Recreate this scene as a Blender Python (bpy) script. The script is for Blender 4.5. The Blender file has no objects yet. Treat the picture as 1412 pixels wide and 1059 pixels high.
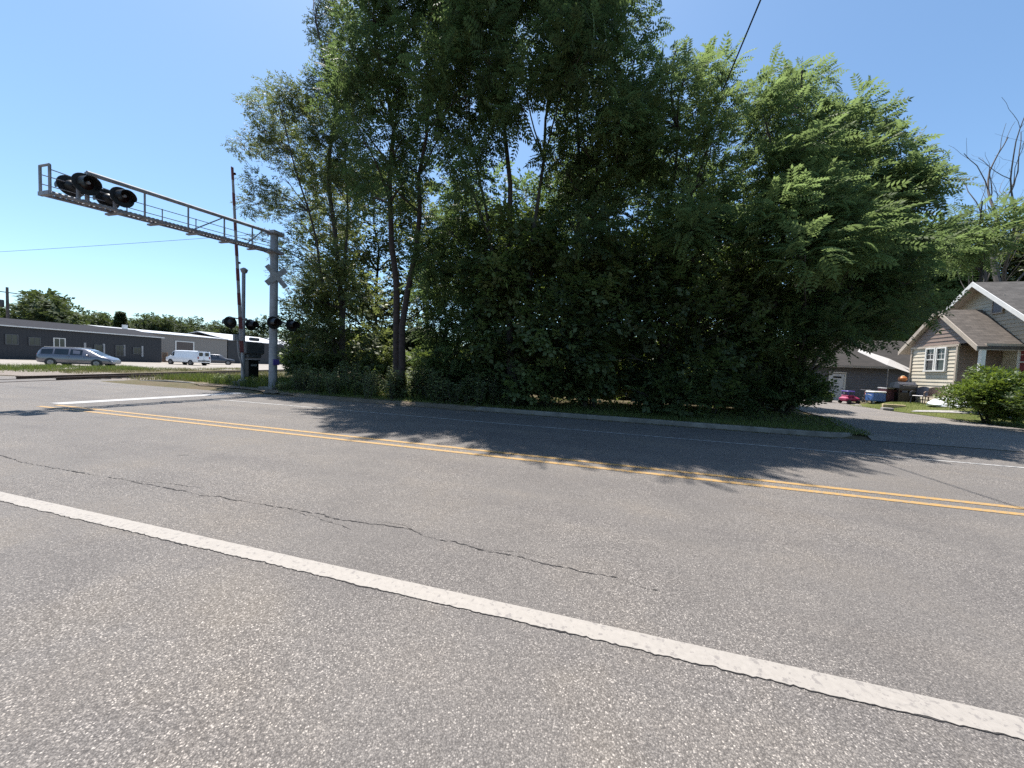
import bpy, math, random
import numpy as np
from mathutils import Vector, Matrix, noise
random.seed(7); rng = np.random.default_rng(7)
R = math.radians
scene = bpy.context.scene
col = scene.collection

# ---------------------------------------------------------------- camera
# world: X along the road (to the right), Y across it, away from the viewer, Z up; the road surface is z = 0
F_PX, CAM_H = 480.0, 1.5
def _ray(x, y): return Vector((x-706.0, -(y-529.5), -F_PX)).normalized()
_a, _b = _ray(-1118, 431), _ray(882, 431+2000*.042)
_up = _b.cross(_a).normalized(); _x = -_a; _y = _up.cross(_x)
RM = Matrix((_x, _y, _up))                       # camera -> world rotation
cam_d = bpy.data.cameras.new("camera"); cam = bpy.data.objects.new("camera", cam_d); col.objects.link(cam)
cam_d.sensor_width = 36; cam_d.lens = F_PX/1412*36; cam_d.clip_start = .05; cam_d.clip_end = 3000
cam.matrix_world = Matrix.Translation((0, 0, CAM_H)) @ RM.to_4x4()
scene.camera = cam
def atY(x, y, Y):
    d = RM @ _ray(x, y); return Vector((0, 0, CAM_H)) + d*(Y/d.y)

# ---------------------------------------------------------------- light
SUN = Vector((-.25, .27, 1.0)).normalized()
world = bpy.data.worlds.new("World"); scene.world = world; world.use_nodes = True
nt = world.node_tree; bg = nt.nodes["Background"]
sky = nt.nodes.new("ShaderNodeTexSky"); sky.sky_type = 'NISHITA'; sky.sun_disc = False
sky.sun_elevation = math.asin(SUN.z); sky.sun_rotation = math.atan2(SUN.x, SUN.y)
sky.altitude = 200; sky.air_density = 1.0; sky.dust_density = .8; sky.ozone_density = 4.6
mxs = nt.nodes.new("ShaderNodeMix"); mxs.data_type = 'RGBA'; mxs.blend_type = 'MULTIPLY'; mxs.inputs[0].default_value = 1; mxs.inputs[7].default_value = (.97, 1.05, 1.0, 1)
nt.links.new(sky.outputs[0], mxs.inputs[6]); nt.links.new(mxs.outputs[2], bg.inputs[0]); bg.inputs[1].default_value = .088
sl = bpy.data.lights.new("sun", 'SUN'); sl.energy = 4.4; sl.angle = R(.53); sl.color = (1, .95, .88)
so = bpy.data.objects.new("sun", sl); col.objects.link(so); so.rotation_euler = SUN.to_track_quat('Z', 'Y').to_euler(); so.location = (-30, 60, 90)
scene.view_settings.view_transform = 'Standard'; scene.view_settings.look = 'None'
scene.view_settings.exposure = 1.24; scene.view_settings.gamma = 1
scene.render.engine = 'CYCLES'
scene.cycles.max_bounces = 6; scene.cycles.diffuse_bounces = 3; scene.cycles.glossy_bounces = 2
scene.cycles.transmission_bounces = 4; scene.cycles.use_denoising = False

# ---------------------------------------------------------------- materials
def newmat(name):
    m = bpy.data.materials.new(name); m.use_nodes = True
    n = m.node_tree; return m, n, n.nodes["Principled BSDF"]
def N(n, t, **kw):
    o = n.nodes.new(t)
    for k, v in kw.items(): setattr(o, k, v)
    return o
def ramp(n, stops, fac=None):
    r = N(n, "ShaderNodeValToRGB"); e = r.color_ramp.elements
    while len(e) < len(stops): e.new(.5)
    for i, (p, c) in enumerate(stops): e[i].position = p; e[i].color = (*c, 1)
    if fac is not None: n.links.new(fac, r.inputs[0])
    return r
def coords(n, scale=None):
    t = N(n, "ShaderNodeTexCoord")
    if scale is None: return t.outputs['Object']
    mp = N(n, "ShaderNodeMapping"); mp.inputs['Scale'].default_value = scale
    n.links.new(t.outputs['Object'], mp.inputs[0]); return mp.outputs[0]
def tex(n, vec, scale, detail=4, rough=.55):
    t = N(n, "ShaderNodeTexNoise"); t.inputs['Scale'].default_value = scale; t.inputs['Detail'].default_value = detail
    t.inputs['Roughness'].default_value = rough; n.links.new(vec, t.inputs['Vector']); return t
def mixc(n, fac, a, b, mode='MIX'):
    m = N(n, "ShaderNodeMix", data_type='RGBA', blend_type=mode)
    for s, v in ((0, fac), (6, a), (7, b)):
        if isinstance(v, (int, float)): m.inputs[s].default_value = v
        elif isinstance(v, tuple): m.inputs[s].default_value = (*v, 1)
        else: n.links.new(v, m.inputs[s])
    return m.outputs[2]
def bump(n, p, h, strength=.3, dist=.01):
    b = N(n, "ShaderNodeBump"); b.inputs['Strength'].default_value = strength; b.inputs['Distance'].default_value = dist
    n.links.new(h, b.inputs['Height']); n.links.new(b.outputs[0], p.inputs['Normal'])
def simple(name, c, rough=.6, var=.25, scale=6, metal=0, c2=None, bmp=0, spec=.5, coat=0):
    m, n, p = newmat(name)
    v = coords(n); t = tex(n, v, scale)
    lo = tuple(x*(1-var) for x in c); hi = c2 if c2 else tuple(min(1, x*(1+var)) for x in c)
    r = ramp(n, [(.3, lo), (.7, hi)], t.outputs[0]); n.links.new(r.outputs[0], p.inputs['Base Color'])
    p.inputs['Roughness'].default_value = rough; p.inputs['Metallic'].default_value = metal
    p.inputs['Specular IOR Level'].default_value = spec; p.inputs['Coat Weight'].default_value = coat
    if bmp: t2 = tex(n, v, scale*6); bump(n, p, t2.outputs[0], bmp)
    return m
def leafmat(name, dark, mid, light, trans=.35, tcol=(.16, .24, .02), rough=.5, spec=.35):
    m, n, p = newmat(name)
    a = N(n, "ShaderNodeAttribute", attribute_name="tint")
    r = ramp(n, [(0, dark), (.55, mid), (1, light)], a.outputs['Fac'])
    n.links.new(r.outputs[0], p.inputs['Base Color'])
    p.inputs['Roughness'].default_value = rough; p.inputs['Specular IOR Level'].default_value = spec
    t = N(n, "ShaderNodeBsdfTranslucent")
    r2 = ramp(n, [(0, tuple(x*.6 for x in tcol)), (1, tcol)], a.outputs['Fac']); n.links.new(r2.outputs[0], t.inputs[0])
    mx = N(n, "ShaderNodeMixShader"); mx.inputs[0].default_value = trans
    n.links.new(p.outputs[0], mx.inputs[1]); n.links.new(t.outputs[0], mx.inputs[2])
    n.links.new(mx.outputs[0], n.nodes["Material Output"].inputs[0]); return m
def asphalt(name, base, warm=0, stone=.3):
    m, n, p = newmat(name); v = coords(n)
    vo = N(n, "ShaderNodeTexVoronoi", feature='F1'); vo.inputs['Scale'].default_value = 150; n.links.new(v, vo.inputs['Vector'])
    sep = N(n, "ShaderNodeSeparateColor"); n.links.new(vo.outputs['Color'], sep.inputs[0])
    b = base
    r = ramp(n, [(0, (b*.56, b*.51, b*.48)), (.5, (b*.97, b*.89, b*.835)), (.82, (b*1.36, b*1.25, b*1.16)), (.93, (b*1.9, b*1.74, b*1.6)), (1, (b*3.1, b*2.85, b*2.6))], sep.outputs[0])
    fade = tex(n, v, .55, 5, .6); fr = ramp(n, [(.38, (.4, .4, .4)), (.62, (1, 1, 1))], fade.outputs[0])
    rc_ = mixc(n, fr.outputs[0], (b*1.0, b*.925, b*.87), r.outputs[0])
    edge = ramp(n, [(.35, (1, 1, 1)), (.75, (.45, .45, .46))], vo.outputs['Distance'])
    edge.color_ramp.elements[0].position = .3
    c = mixc(n, .8, rc_, edge.outputs[0], 'MULTIPLY')
    v2 = N(n, "ShaderNodeTexVoronoi", feature='F1'); v2.inputs['Scale'].default_value = 190; n.links.new(v, v2.inputs['Vector'])
    s2 = N(n, "ShaderNodeSeparateColor"); n.links.new(v2.outputs['Color'], s2.inputs[0])
    f2 = ramp(n, [(0, (.72, .72, .72)), (.8, (1.0, 1.0, 1.0)), (1, (1.0, 1.0, 1.0))], s2.outputs[1])
    c = mixc(n, .7, c, f2.outputs[0], 'MULTIPLY')
    big = tex(n, coords(n, (.12, .9, 1)), 1.3, 5); rb = ramp(n, [(.28, (.80, .79, .80)), (.5, (.95, .94, .93)), (.72, (1.07, 1.04, 1.0))], big.outputs[0])
    c = mixc(n, .9, c, rb.outputs[0], 'MULTIPLY')
    pat = tex(n, v, .7, 6, .65); rp = ramp(n, [(.3, (.82, .82, .83)), (.5, (1, 1, 1)), (.72, (1.06, 1.03, .98))], pat.outputs[0])
    sp = tex(n, v, 2.6, 3, .5); rs = ramp(n, [(.24, (.5, .5, .5)), (.285, (1, 1, 1))], sp.outputs[0]); c = mixc(n, .8, c, rs.outputs[0], 'MULTIPLY')
    c = mixc(n, 1.0, c, rp.outputs[0], 'MULTIPLY')
    if warm:
        w = tex(n, v, 1.1, 3); rw = ramp(n, [(.5, (0, 0, 0)), (.75, (1, 1, 1))], w.outputs[0])
        c = mixc(n, rw.outputs[0], c, mixc(n, .13, c, (.24, .19, .12)))
    n.links.new(c, p.inputs['Base Color']); p.inputs['Roughness'].default_value = .78; p.inputs['Specular IOR Level'].default_value = .35
    inv = N(n, "ShaderNodeMath", operation='SUBTRACT'); inv.inputs[0].default_value = 1; n.links.new(vo.outputs['Distance'], inv.inputs[1])
    hn = N(n, "ShaderNodeMath", operation='ADD'); n.links.new(inv.outputs[0], hn.inputs[0]); n.links.new(sep.outputs[0], hn.inputs[1])
    bump(n, p, hn.outputs[0], .55, .004)
    return m
def painted(name, c, wear, under, scale=9):
    m, n, p = newmat(name); v = coords(n)
    t = tex(n, v, scale, 8, .7); vo = N(n, "ShaderNodeTexVoronoi", feature='DISTANCE_TO_EDGE'); vo.inputs['Scale'].default_value = 5
    wv = tex(n, v, 14, 4); ad = N(n, "ShaderNodeVectorMath", operation='MULTIPLY_ADD'); ad.inputs[1].default_value = (.12, .12, 0)
    n.links.new(wv.outputs['Color'], ad.inputs[0]); n.links.new(v, ad.inputs[2]); n.links.new(ad.outputs[0], vo.inputs['Vector'])
    crack = ramp(n, [(0, (1, 1, 1)), (.014, (0, 0, 0))], vo.outputs['Distance'])
    msk = ramp(n, [(wear, (1, 1, 1)), (wear+.05, (0, 0, 0))], t.outputs[0])
    gate = tex(n, v, 2.2, 2); gr = ramp(n, [(.56, (0, 0, 0)), (.66, (1, 1, 1))], gate.outputs[0])
    ck = mixc(n, 1.0, crack.outputs[0], gr.outputs[0], 'MULTIPLY')
    mm = mixc(n, 1.0, msk.outputs[0], ck, 'LIGHTEN')
    g2 = tex(n, v, 30, 5); rc = ramp(n, [(.3, tuple(x*.86 for x in c)), (.7, c)], g2.outputs[0])
    cc = mixc(n, mm, rc.outputs[0], under)
    n.links.new(cc, p.inputs['Base Color']); p.inputs['Roughness'].default_value = .7
    bump(n, p, g2.outputs[0], .25, .004); return m
def groundmat(name, a, b, c, s1=.6, s2=9):
    m, n, p = newmat(name); v = coords(n)
    t = tex(n, v, s1, 6, .65); u = tex(n, v, s2, 8, .75)
    r = ramp(n, [(.35, a), (.62, b)], t.outputs[0]); r2 = ramp(n, [(.4, (0, 0, 0)), (.7, (1, 1, 1))], u.outputs[0])
    n.links.new(mixc(n, r2.outputs[0], r.outputs[0], c), p.inputs['Base Color']); p.inputs['Roughness'].default_value = .95
    p.inputs['Specular IOR Level'].default_value = .1
    bump(n, p, u.outputs[0], .8, .05); return m
def siding(name, c, pitch, axis='Z', dirt=.12, rough=.55, metal=0):
    m, n, p = newmat(name); v = coords(n); sx = N(n, "ShaderNodeSeparateXYZ"); n.links.new(v, sx.inputs[0])
    mo = N(n, "ShaderNodeMath", operation='FRACT'); di = N(n, "ShaderNodeMath", operation='DIVIDE'); di.inputs[1].default_value = pitch
    n.links.new(sx.outputs[axis], di.inputs[0]); n.links.new(di.outputs[0], mo.inputs[0])
    t = tex(n, v, 2.5, 6); r = ramp(n, [(.3, tuple(x*(1-dirt) for x in c)), (.7, c)], t.outputs[0])
    n.links.new(r.outputs[0], p.inputs['Base Color']); p.inputs['Roughness'].default_value = rough; p.inputs['Metallic'].default_value = metal
    h = N(n, "ShaderNodeMath", operation='SUBTRACT'); h.inputs[0].default_value = 1; n.links.new(mo.outputs[0], h.inputs[1])
    bump(n, p, h.outputs[0], .9, .02); return m
def shingles(name, c):
    m, n, p = newmat(name); v = coords(n)
    br = N(n, "ShaderNodeTexBrick"); br.inputs['Scale'].default_value = 1; br.inputs['Brick Width'].default_value = .32; br.inputs['Row Height'].default_value = .11
    br.inputs['Mortar Size'].default_value = .006; br.inputs['Color1'].default_value = (*[x*.8 for x in c], 1); br.inputs['Color2'].default_value = (*[x*1.2 for x in c], 1); br.inputs['Mortar'].default_value = (*[x*.4 for x in c], 1)
    n.links.new(v, br.inputs['Vector']); t = tex(n, v, 3, 6); r = ramp(n, [(.3, (.75, .75, .75)), (.7, (1.1, 1.1, 1.1))], t.outputs[0])
    n.links.new(mixc(n, 1.0, br.outputs[0], r.outputs[0], 'MULTIPLY'), p.inputs['Base Color']); p.inputs['Roughness'].default_value = .9
    bump(n, p, br.outputs['Fac'], -.5, .01); return m
def glass(name, c=(.02, .025, .03), rough=.06):
    m, n, p = newmat(name); v = coords(n); t = tex(n, v, 1.2, 2); r = ramp(n, [(.3, c), (.7, tuple(x*1.6 for x in c))], t.outputs[0])
    n.links.new(r.outputs[0], p.inputs['Base Color']); p.inputs['Roughness'].default_value = rough; p.inputs['Specular IOR Level'].default_value = .6; return m

M = {}
M['road'] = asphalt('road_asphalt', .162)
M['shoulder'] = asphalt('shoulder_asphalt', .168, 1)
M['drive'] = asphalt('drive_gravel', .2, 1)
M['white'] = painted('white_road_paint', (.265, .243, .22), .39, (.17, .155, .145), 24)
M['whiteworn'] = painted('worn_white_paint', (.3, .29, .28), .46, (.15, .15, .15))
M['stop'] = painted('stop_line_paint', (.33, .325, .325), .36, (.25, .24, .23))
M['yellow'] = painted('yellow_road_paint', (.33, .20, .065), .43, (.2, .155, .11), 18)
M['crack'] = simple('crack_dark', (.022, .02, .02), .95)
M['kerb'] = simple('kerb_concrete', (.15, .138, .122), .9, .3, 3, bmp=.4)
M['ground'] = groundmat('soil', (.10, .08, .055), (.07, .07, .035), (.13, .105, .07))
M['lot'] = groundmat('pale_gravel', (.25, .23, .205), (.3, .28, .255), (.2, .18, .16), .2, 6)
M['ballast'] = groundmat('ballast_stone', (.19, .165, .145), (.24, .21, .19), (.13, .11, .095), .8, 14)
M['dirt'] = groundmat('road_edge_dirt', (.14, .115, .09), (.2, .17, .135), (.11, .085, .06), 1.2, 12)
M['lawn'] = groundmat('lawn_soil', (.06, .085, .02), (.09, .11, .03), (.10, .09, .04), .8, 8)
M['steel'] = simple('galvanised_steel', (.23, .23, .245), .6, .25, 4, .1)
M['steeld'] = simple('weathered_steel', (.24, .235, .25), .65, .3, 5, .1)
M['black'] = simple('black_paint', (.012, .012, .013), .45, .3, 8)
M['lens'] = simple('dark_red_lens', (.014, .003, .003), .3, .2, 10)
M['box'] = simple('grey_mechanism_paint', (.075, .078, .085), .5, .25, 5)
M['armred'] = simple('arm_red', (.2, .065, .07), .5, .2, 4); M['armwhite'] = simple('arm_white', (.4, .36, .37), .5, .15, 4)
M['rail'] = simple('rusty_rail', (.07, .045, .035), .6, .3, 5, .5); M['tie'] = simple('creosote_tie', (.05, .04, .032), .9, .3, 6)
M['bark'] = simple('grey_bark', (.05, .042, .036), .95, .4, 9, bmp=.7); M['barkd'] = simple('dark_bark', (.035, .03, .026), .95, .4, 9, bmp=.7)
M['barkr'] = simple('rust_brown_bark', (.042, .028, .024), .95, .4, 9, bmp=.7); M['barkg'] = simple('pale_dead_bark', (.10, .088, .082), .95, .3, 9, bmp=.5)
M['leafA'] = leafmat('walnut_leaf', (.04, .058, .024), (.072, .10, .034), (.105, .148, .056), .4, (.195, .285, .09), .58, .22)
M['leafB'] = leafmat('ailanthus_leaf', (.06, .085, .032), (.105, .145, .046), (.155, .212, .08), .46, (.25, .345, .12), .62, .18)
M['leafC'] = leafmat('grey_green_leaf', (.055, .07, .034), (.09, .112, .048), (.14, .165, .065), .38, (.24, .29, .08))
M['leafD'] = leafmat('understory_leaf', (.04, .056, .026), (.07, .095, .038), (.115, .145, .055), .36, (.22, .30, .06), .5, .3)
M['leafE'] = leafmat('bush_leaf', (.055, .085, .022), (.095, .145, .035), (.155, .21, .055), .34, (.22, .3, .04))
M['leafF'] = leafmat('far_leaf', (.03, .045, .02), (.05, .07, .03), (.08, .10, .045), .25, (.12, .16, .04), .7, .2)
M['weed'] = leafmat('weed_leaf', (.10, .13, .065), (.16, .20, .095), (.24, .28, .14), .38, (.3, .36, .12))
M['grass'] = leafmat('grass_blade', (.05, .075, .018), (.08, .12, .028), (.17, .17, .06), .35, (.18, .24, .04))
M['dry'] = leafmat('dry_grass', (.12, .11, .04), (.16, .16, .06), (.24, .20, .09), .3, (.25, .24, .08))
M['darkmetal'] = siding('charcoal_metal_wall', (.02, .021, .028), .3, 'Y', .2)
M['beige'] = siding('beige_metal_wall', (.23, .21, .195), .3, 'Y', .15)
M['whiteroof'] = simple('white_metal_roof', (.4, .41, .43), .5, .06, 1)
M['brownmetal'] = siding('brown_metal_wall', (.10, .08, .075), .3, 'Y', .15)
M['trim'] = simple('white_trim', (.68, .67, .65), .5, .08, 3)
M['graytrim'] = simple('grey_trim', (.30, .30, .31), .5, .15, 3)
M['darkroof'] = simple('charcoal_roof', (.014, .014, .018), .85, .2, 2, spec=.15)
M['sign'] = simple('shaded_sign_face', (.3, .3, .305), .7, .25, 5)  # crossbuck grey carries the shade on its face, sun being behind it
M['shingled'] = shingles('shaded_shingle', (.03, .025, .023))  # garage roof shingle, tree shade put into its dark colour
M['glass'] = glass('window_glass'); M['redblind'] = simple('red_curtain', (.20, .035, .04), .7, .3, 5)
M['tan'] = siding('tan_siding', (.50, .45, .36), .19, 'Z', .1); M['garw'] = siding('grey_siding', (.16, .155, .17), .2, 'Z', .15)
M['brown'] = siding('brown_siding', (.22, .16, .13), .19, 'Z', .15)
M['shingle'] = shingles('brown_shingle', (.10, .084, .073)); M['shingleg'] = shingles('grey_shingle', (.08, .073, .068))
M['soffit'] = simple('soffit_paint', (.42, .36, .30), .7, .1, 3); M['doorw'] = simple('white_door_paint', (.62, .63, .66), .45, .06, 2)
M['carbody'] = simple('silver_blue_paint', (.15, .152, .175), .28, .05, 1, .55, coat=.6); M['vanwhite'] = simple('white_van_paint', (.74, .76, .80), .3, .06, 1, coat=.4)
M['suv'] = simple('dark_blue_paint', (.05, .055, .07), .3, .1, 1, .3, coat=.5); M['rubber'] = simple('tyre_rubber', (.018, .018, .018), .85, .2, 8)
M['rim'] = simple('alloy_rim', (.2, .2, .21), .35, .1, 6, .7); M['lamp'] = simple('red_tail_lamp', (.25, .012, .012), .25, .1, 5); M['head'] = simple('headlamp', (.6, .6, .6), .15, .1, 5)
M['wood'] = simple('weathered_wood', (.42, .33, .2), .85, .3, 6); M['woodd'] = simple('orange_brown_pallet_wood', (.36, .20, .09), .85, .35, 6); M['pole'] = simple('pole_wood', (.11, .09, .08), .9, .3, 5)
M['canvas'] = leafmat('white_canvas', (.7, .68, .67), (.72, .7, .69), (.74, .72, .7), .45, (.8, .77, .75), .8, .1); M['pink'] = simple('pink_plastic', (.33, .035, .10), .4, .15, 4); M['blue'] = simple('blue_plastic', (.06, .14, .38), .4, .15, 3)
M['purple'] = simple('purple_plastic', (.08, .055, .25), .4, .15, 4); M['orange'] = simple('orange_plastic', (.5, .17, .05), .4, .1, 4); M['plum'] = simple('dark_red_fabric', (.07, .022, .03), .8, .2, 6)
M['wicker'] = simple('brown_wicker', (.17, .12, .10), .9, .3, 30); M['tarp'] = simple('white_tarp', (.8, .82, .86), .5, .05, 2); M['navy'] = simple('navy_metal', (.035, .04, .06), .4, .2, 4)
M['paper'] = simple('white_paper', (.8, .8, .8), .8, .04, 5); M['stone'] = simple('pale_stone', (.24, .23, .22), .9, .25, 6)
M['cable'] = simple('black_cable', (.02, .02, .022), .6, .1, 3)

# ---------------------------------------------------------------- helpers
class MB:
    def __init__(s): s.v = []; s.f = []; s.sm = []
    def add(s, vs, fs, smooth=False):
        o = len(s.v); s.v += [tuple(v) for v in vs]; s.f += [tuple(o+i for i in f) for f in fs]; s.sm += [smooth]*len(fs); return s
    def box(s, c, d, rz=0, rx=0, ry=0, bev=.0):
        c = Vector(c); m = Matrix.Rotation(rz, 3, 'Z') @ Matrix.Rotation(ry, 3, 'Y') @ Matrix.Rotation(rx, 3, 'X')
        x, y, z = [q/2 for q in d]
        if not bev:
            vs = [c+m@Vector((i*x, j*y, k*z)) for k in (-1, 1) for i, j in ((-1, -1), (1, -1), (1, 1), (-1, 1))]
            return s.add(vs, [(3, 2, 1, 0), (4, 5, 6, 7), (0, 1, 5, 4), (1, 2, 6, 5), (2, 3, 7, 6), (3, 0, 4, 7)])
        b = min(bev, x*.9, y*.9, z*.9); rings = []
        for k, e in ((-z, b), (-z+b, 0), (z-b, 0), (z, b)):
            X, Y = x-e, y-e; q = b*.6
            ring = [(-X+q, -Y), (X-q, -Y), (X, -Y+q), (X, Y-q), (X-q, Y), (-X+q, Y), (-X, Y-q), (-X, -Y+q)]
            rings.append([c+m@Vector((i, j, k)) for i, j in ring])
        return s.loft(rings, True, False)
    def loft(s, rings, caps=True, smooth=True):
        n = len(rings[0]); vs = [v for r in rings for v in r]; fs = []
        for i in range(len(rings)-1):
            for j in range(n):
                a, b = i*n+j, i*n+(j+1) % n; fs.append((a, b, b+n, a+n))
        s.add(vs, fs, smooth)
        if caps:
            o = len(s.v)-len(vs); s.f += [tuple(o+j for j in reversed(range(n))), tuple(o+len(vs)-n+j for j in range(n))]; s.sm += [False, False]
        return s
    def tube(s, pts, rad, n=8, caps=True):
        pts = [Vector(p) for p in pts]; L = len(pts)
        if not hasattr(rad, '__len__'): rad = [rad]*L
        rings = []; ref = None
        for i, p in enumerate(pts):
            t = (pts[min(i+1, L-1)]-pts[max(i-1, 0)]).normalized()
            if ref is None: ref = t.orthogonal().normalized()
            ref = (ref-t*ref.dot(t)); ref = ref.normalized() if ref.length > 1e-6 else t.orthogonal().normalized()
            b = t.cross(ref)
            rings.append([p+(ref*math.cos(2*math.pi*k/n)+b*math.sin(2*math.pi*k/n))*rad[i] for k in range(n)])
        return s.loft(rings, caps)
    def lathe(s, c, ax, prof, n=20, caps=True):            # prof: (distance along axis, radius)
        c = Vector(c); ax = Vector(ax).normalized(); u = ax.orthogonal().normalized(); w = ax.cross(u)
        return s.loft([[c+ax*d+(u*math.cos(2*math.pi*k/n)+w*math.sin(2*math.pi*k/n))*max(r, 1e-4) for k in range(n)] for d, r in prof], caps)
    def prism(s, poly, off):                               # planar polygon (3D) extruded by an offset vector
        off = Vector(off); n = len(poly); vs = [Vector(p) for p in poly]+[Vector(p)+off for p in poly]
        fs = [tuple(reversed(range(n))), tuple(range(n, 2*n))]+[(i, (i+1) % n, (i+1) % n+n, i+n) for i in range(n)]
        return s.add(vs, fs)
    def build(s, name, m, parent=None):
        me = bpy.data.meshes.new(name); me.from_pydata(s.v, [], s.f); me.polygons.foreach_set('use_smooth', s.sm); me.update()
        import bmesh as bm_
        b = bm_.new(); b.from_mesh(me); bm_.ops.recalc_face_normals(b, faces=b.faces); b.to_mesh(me); b.free()
        if any(s.sm): me.set_sharp_from_angle(angle=R(50))
        return link(name, me, m, parent)
def link(name, me, m, parent=None):
    o = bpy.data.objects.new(name, me); col.objects.link(o); me.materials.append(M[m])
    if parent: o.parent = parent
    return o
def tag(o, label=None, cat=None, group=None, kind=None):
    for k, v in (('label', label), ('category', cat), ('group', group), ('kind', kind)):
        if v: o[k] = v
    return o
def thing(name, loc, label, cat, rz=0, group=None):
    o = bpy.data.objects.new(name, None); col.objects.link(o); o.location = loc; o.rotation_euler = (0, 0, rz); o.empty_display_size = .2
    return tag(o, label, cat, group)
def copy_tree(o, parent=None):
    c = o.copy(); col.objects.link(c); c.parent = parent
    for ch in [q for q in o.children]: copy_tree(ch, c)
    return c
def ss(a, b, x):
    t = min(1, max(0, (x-a)/(b-a))); return t*t*(3-2*t)
def hgt(x, y):
    z = .11*ss(11.15, 11.45, y)*ss(-27, -19, x) if y > 11 else 0
    z += .38*ss(14.6, 16.6, x)*ss(17, 22, y)*(1-ss(26.5, 30, y))
    z += .22*ss(12.5, 15, y)*ss(-19, -15, x)*(1-ss(6, 9, x))*(1-ss(26, 32, y))
    return z

# ---------------------------------------------------------------- setting
def axis(fine0, fine1, step, lo, hi):
    a = list(np.arange(fine0, fine1+1e-6, step)); s = step*2; x = fine1
    while x < hi: x += s; s *= 1.5; a.append(min(x, hi))
    s = step*2; x = fine0
    while x > lo: x -= s; s *= 1.5; a.insert(0, max(x, lo))
    return a
def sheet(name, xs, ys, zf, m, kind='structure'):
    vs = [(x, y, zf(x, y)) for y in ys for x in xs]; n = len(xs)
    fs = [(j*n+i, j*n+i+1, (j+1)*n+i+1, (j+1)*n+i) for j in range(len(ys)-1) for i in range(n-1)]
    me = bpy.data.meshes.new(name); me.from_pydata(vs, [], fs); me.polygons.foreach_set('use_smooth', [True]*len(fs)); me.update()
    o = link(name, me, m); o['kind'] = kind; return o
sheet('ground', axis(-30, 26, .5, -900, 900), axis(9, 36, .5, -300, 1200), lambda x, y: hgt(x, y)-.03, 'ground')
def strip(name, rows, m, ncol=2, dz=.0, kind='structure', drape=True):   # rows: (left point, right point)
    vs = []; fs = []
    for a, b in rows:
        for k in range(ncol):
            t = k/(ncol-1); x, y = a[0]+(b[0]-a[0])*t, a[1]+(b[1]-a[1])*t; vs.append((x, y, (hgt(x, y) if drape else 0)+dz))
    for i in range(len(rows)-1):
        for k in range(ncol-1): q = i*ncol+k; fs.append((q, q+1, q+1+ncol, q+ncol))
    me = bpy.data.meshes.new(name); me.from_pydata(vs, [], fs); me.update(); o = link(name, me, m)
    if kind: o['kind'] = kind
    return o
EDGE = [(-400, 9.6), (-60, 9.6), (-32, 9.9), (-26, 12.2), (-23.5, 12.75), (-20, 12.62), (-16, 11.95), (-12, 11.4), (-8, 11.2), (-4, 11.15), (0, 11.15), (6.2, 11.15), (13.5, 11.15), (40, 11.15), (400, 11.15)]
strip('road', [((x, 1.98), (x, y)) for x, y in EDGE], 'road', 2, 0, drape=False)
strip('road_shoulder', [((x, -9), (x, 1.98)) for x in (-400, -20, 20, 400)], 'shoulder', 2, 0, drape=False)
# white edge line beside the camera: crisp far edge, ragged near edge with a dark broken gap beside it
def rag(x, a): return a*(noise.noise((x*2.1, 1.7, 0))*.4+noise.noise((x*9, 4.2, 0))*.6+noise.noise((x*31, 8.1, 0))*.55+noise.noise((x*70, 3.1, 0))*.3)
xs = [-120, -60, -30]+list(np.arange(-14, 6.01, .02))+[15, 40, 120]
strip('edge_line', [((x, 1.955+rag(x, .02)), (x, 2.085+rag(x+50, .003))) for x in xs], 'white', 2, .005, drape=False)
strip('pavement_crack', [((x, 1.952+rag(x, .02)-.010*max(0, -.05+noise.noise((x*2.3, 9, 1))+.8*noise.noise((x*9, 2, 1)))), (x, 1.958+rag(x, .02))) for x in np.arange(-6, 3, .015)], 'crack', 2, .0035, drape=False)
strip('far_edge_line', [((x, 8.87), (x, 8.98)) for x in (-13.2, -6, 0, 6, 14, 60, 200)], 'whiteworn', 2, .005, drape=False)
for y in (5.50, 5.80): strip('centre_line', [((x, y), (x, y+.11)) for x in (-14.1, 0, 20, 300)], 'yellow', 2, .005, drape=False)
strip('stop_line', [((-14.75, y), (-14.2, y)) for y in (6.0, 8, 11.1)], 'stop', 2, .005, drape=False)
# long wandering crack in the near lane
P = [(-9.5, 2.95), (-7.2, 2.72), (-5.2, 2.74), (-4, 2.72), (-3, 2.76), (-2.2, 2.73), (-1.62, 2.78), (-1.45, 2.70), (-.9, 2.66), (-.4, 2.63), (.05, 2.60), (.45, 2.56)]
def crack(P, w, name='pavement_crack'):
    rows = []
    for (x0, y0), (x1, y1) in zip(P[:-1], P[1:]):
        n = max(2, int((x1-x0)/.012))
        for k in range(n):
            t = k/n; x = x0+(x1-x0)*t; y = y0+(y1-y0)*t+.035*noise.noise((x*4, 3, 5))+.018*noise.noise((x*15, 6, 5))+.008*noise.noise((x*60, 6, 5))
            ww = w*max(.0008/w, .35+.9*noise.noise((x*2.5, 1, 8))+.9*noise.noise((x*17, 1, 8)))
            rows.append(((x, y-ww), (x, y+ww)))
    strip(name, rows, 'crack', 2, .0035, drape=False)
crack(P, .010); crack([(-2.0, 2.80), (-1.75, 2.83), (-1.5, 2.74)], .003); crack([(-3.05, 2.77), (-2.7, 2.69), (-2.35, 2.66), (-2.1, 2.58)], .0035); crack([(-.95, 2.66), (-.6, 2.71), (-.3, 2.74)], .003); crack([(-5.3, 2.74), (-4.8, 2.84), (-4.3, 2.86)], .004)
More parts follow.
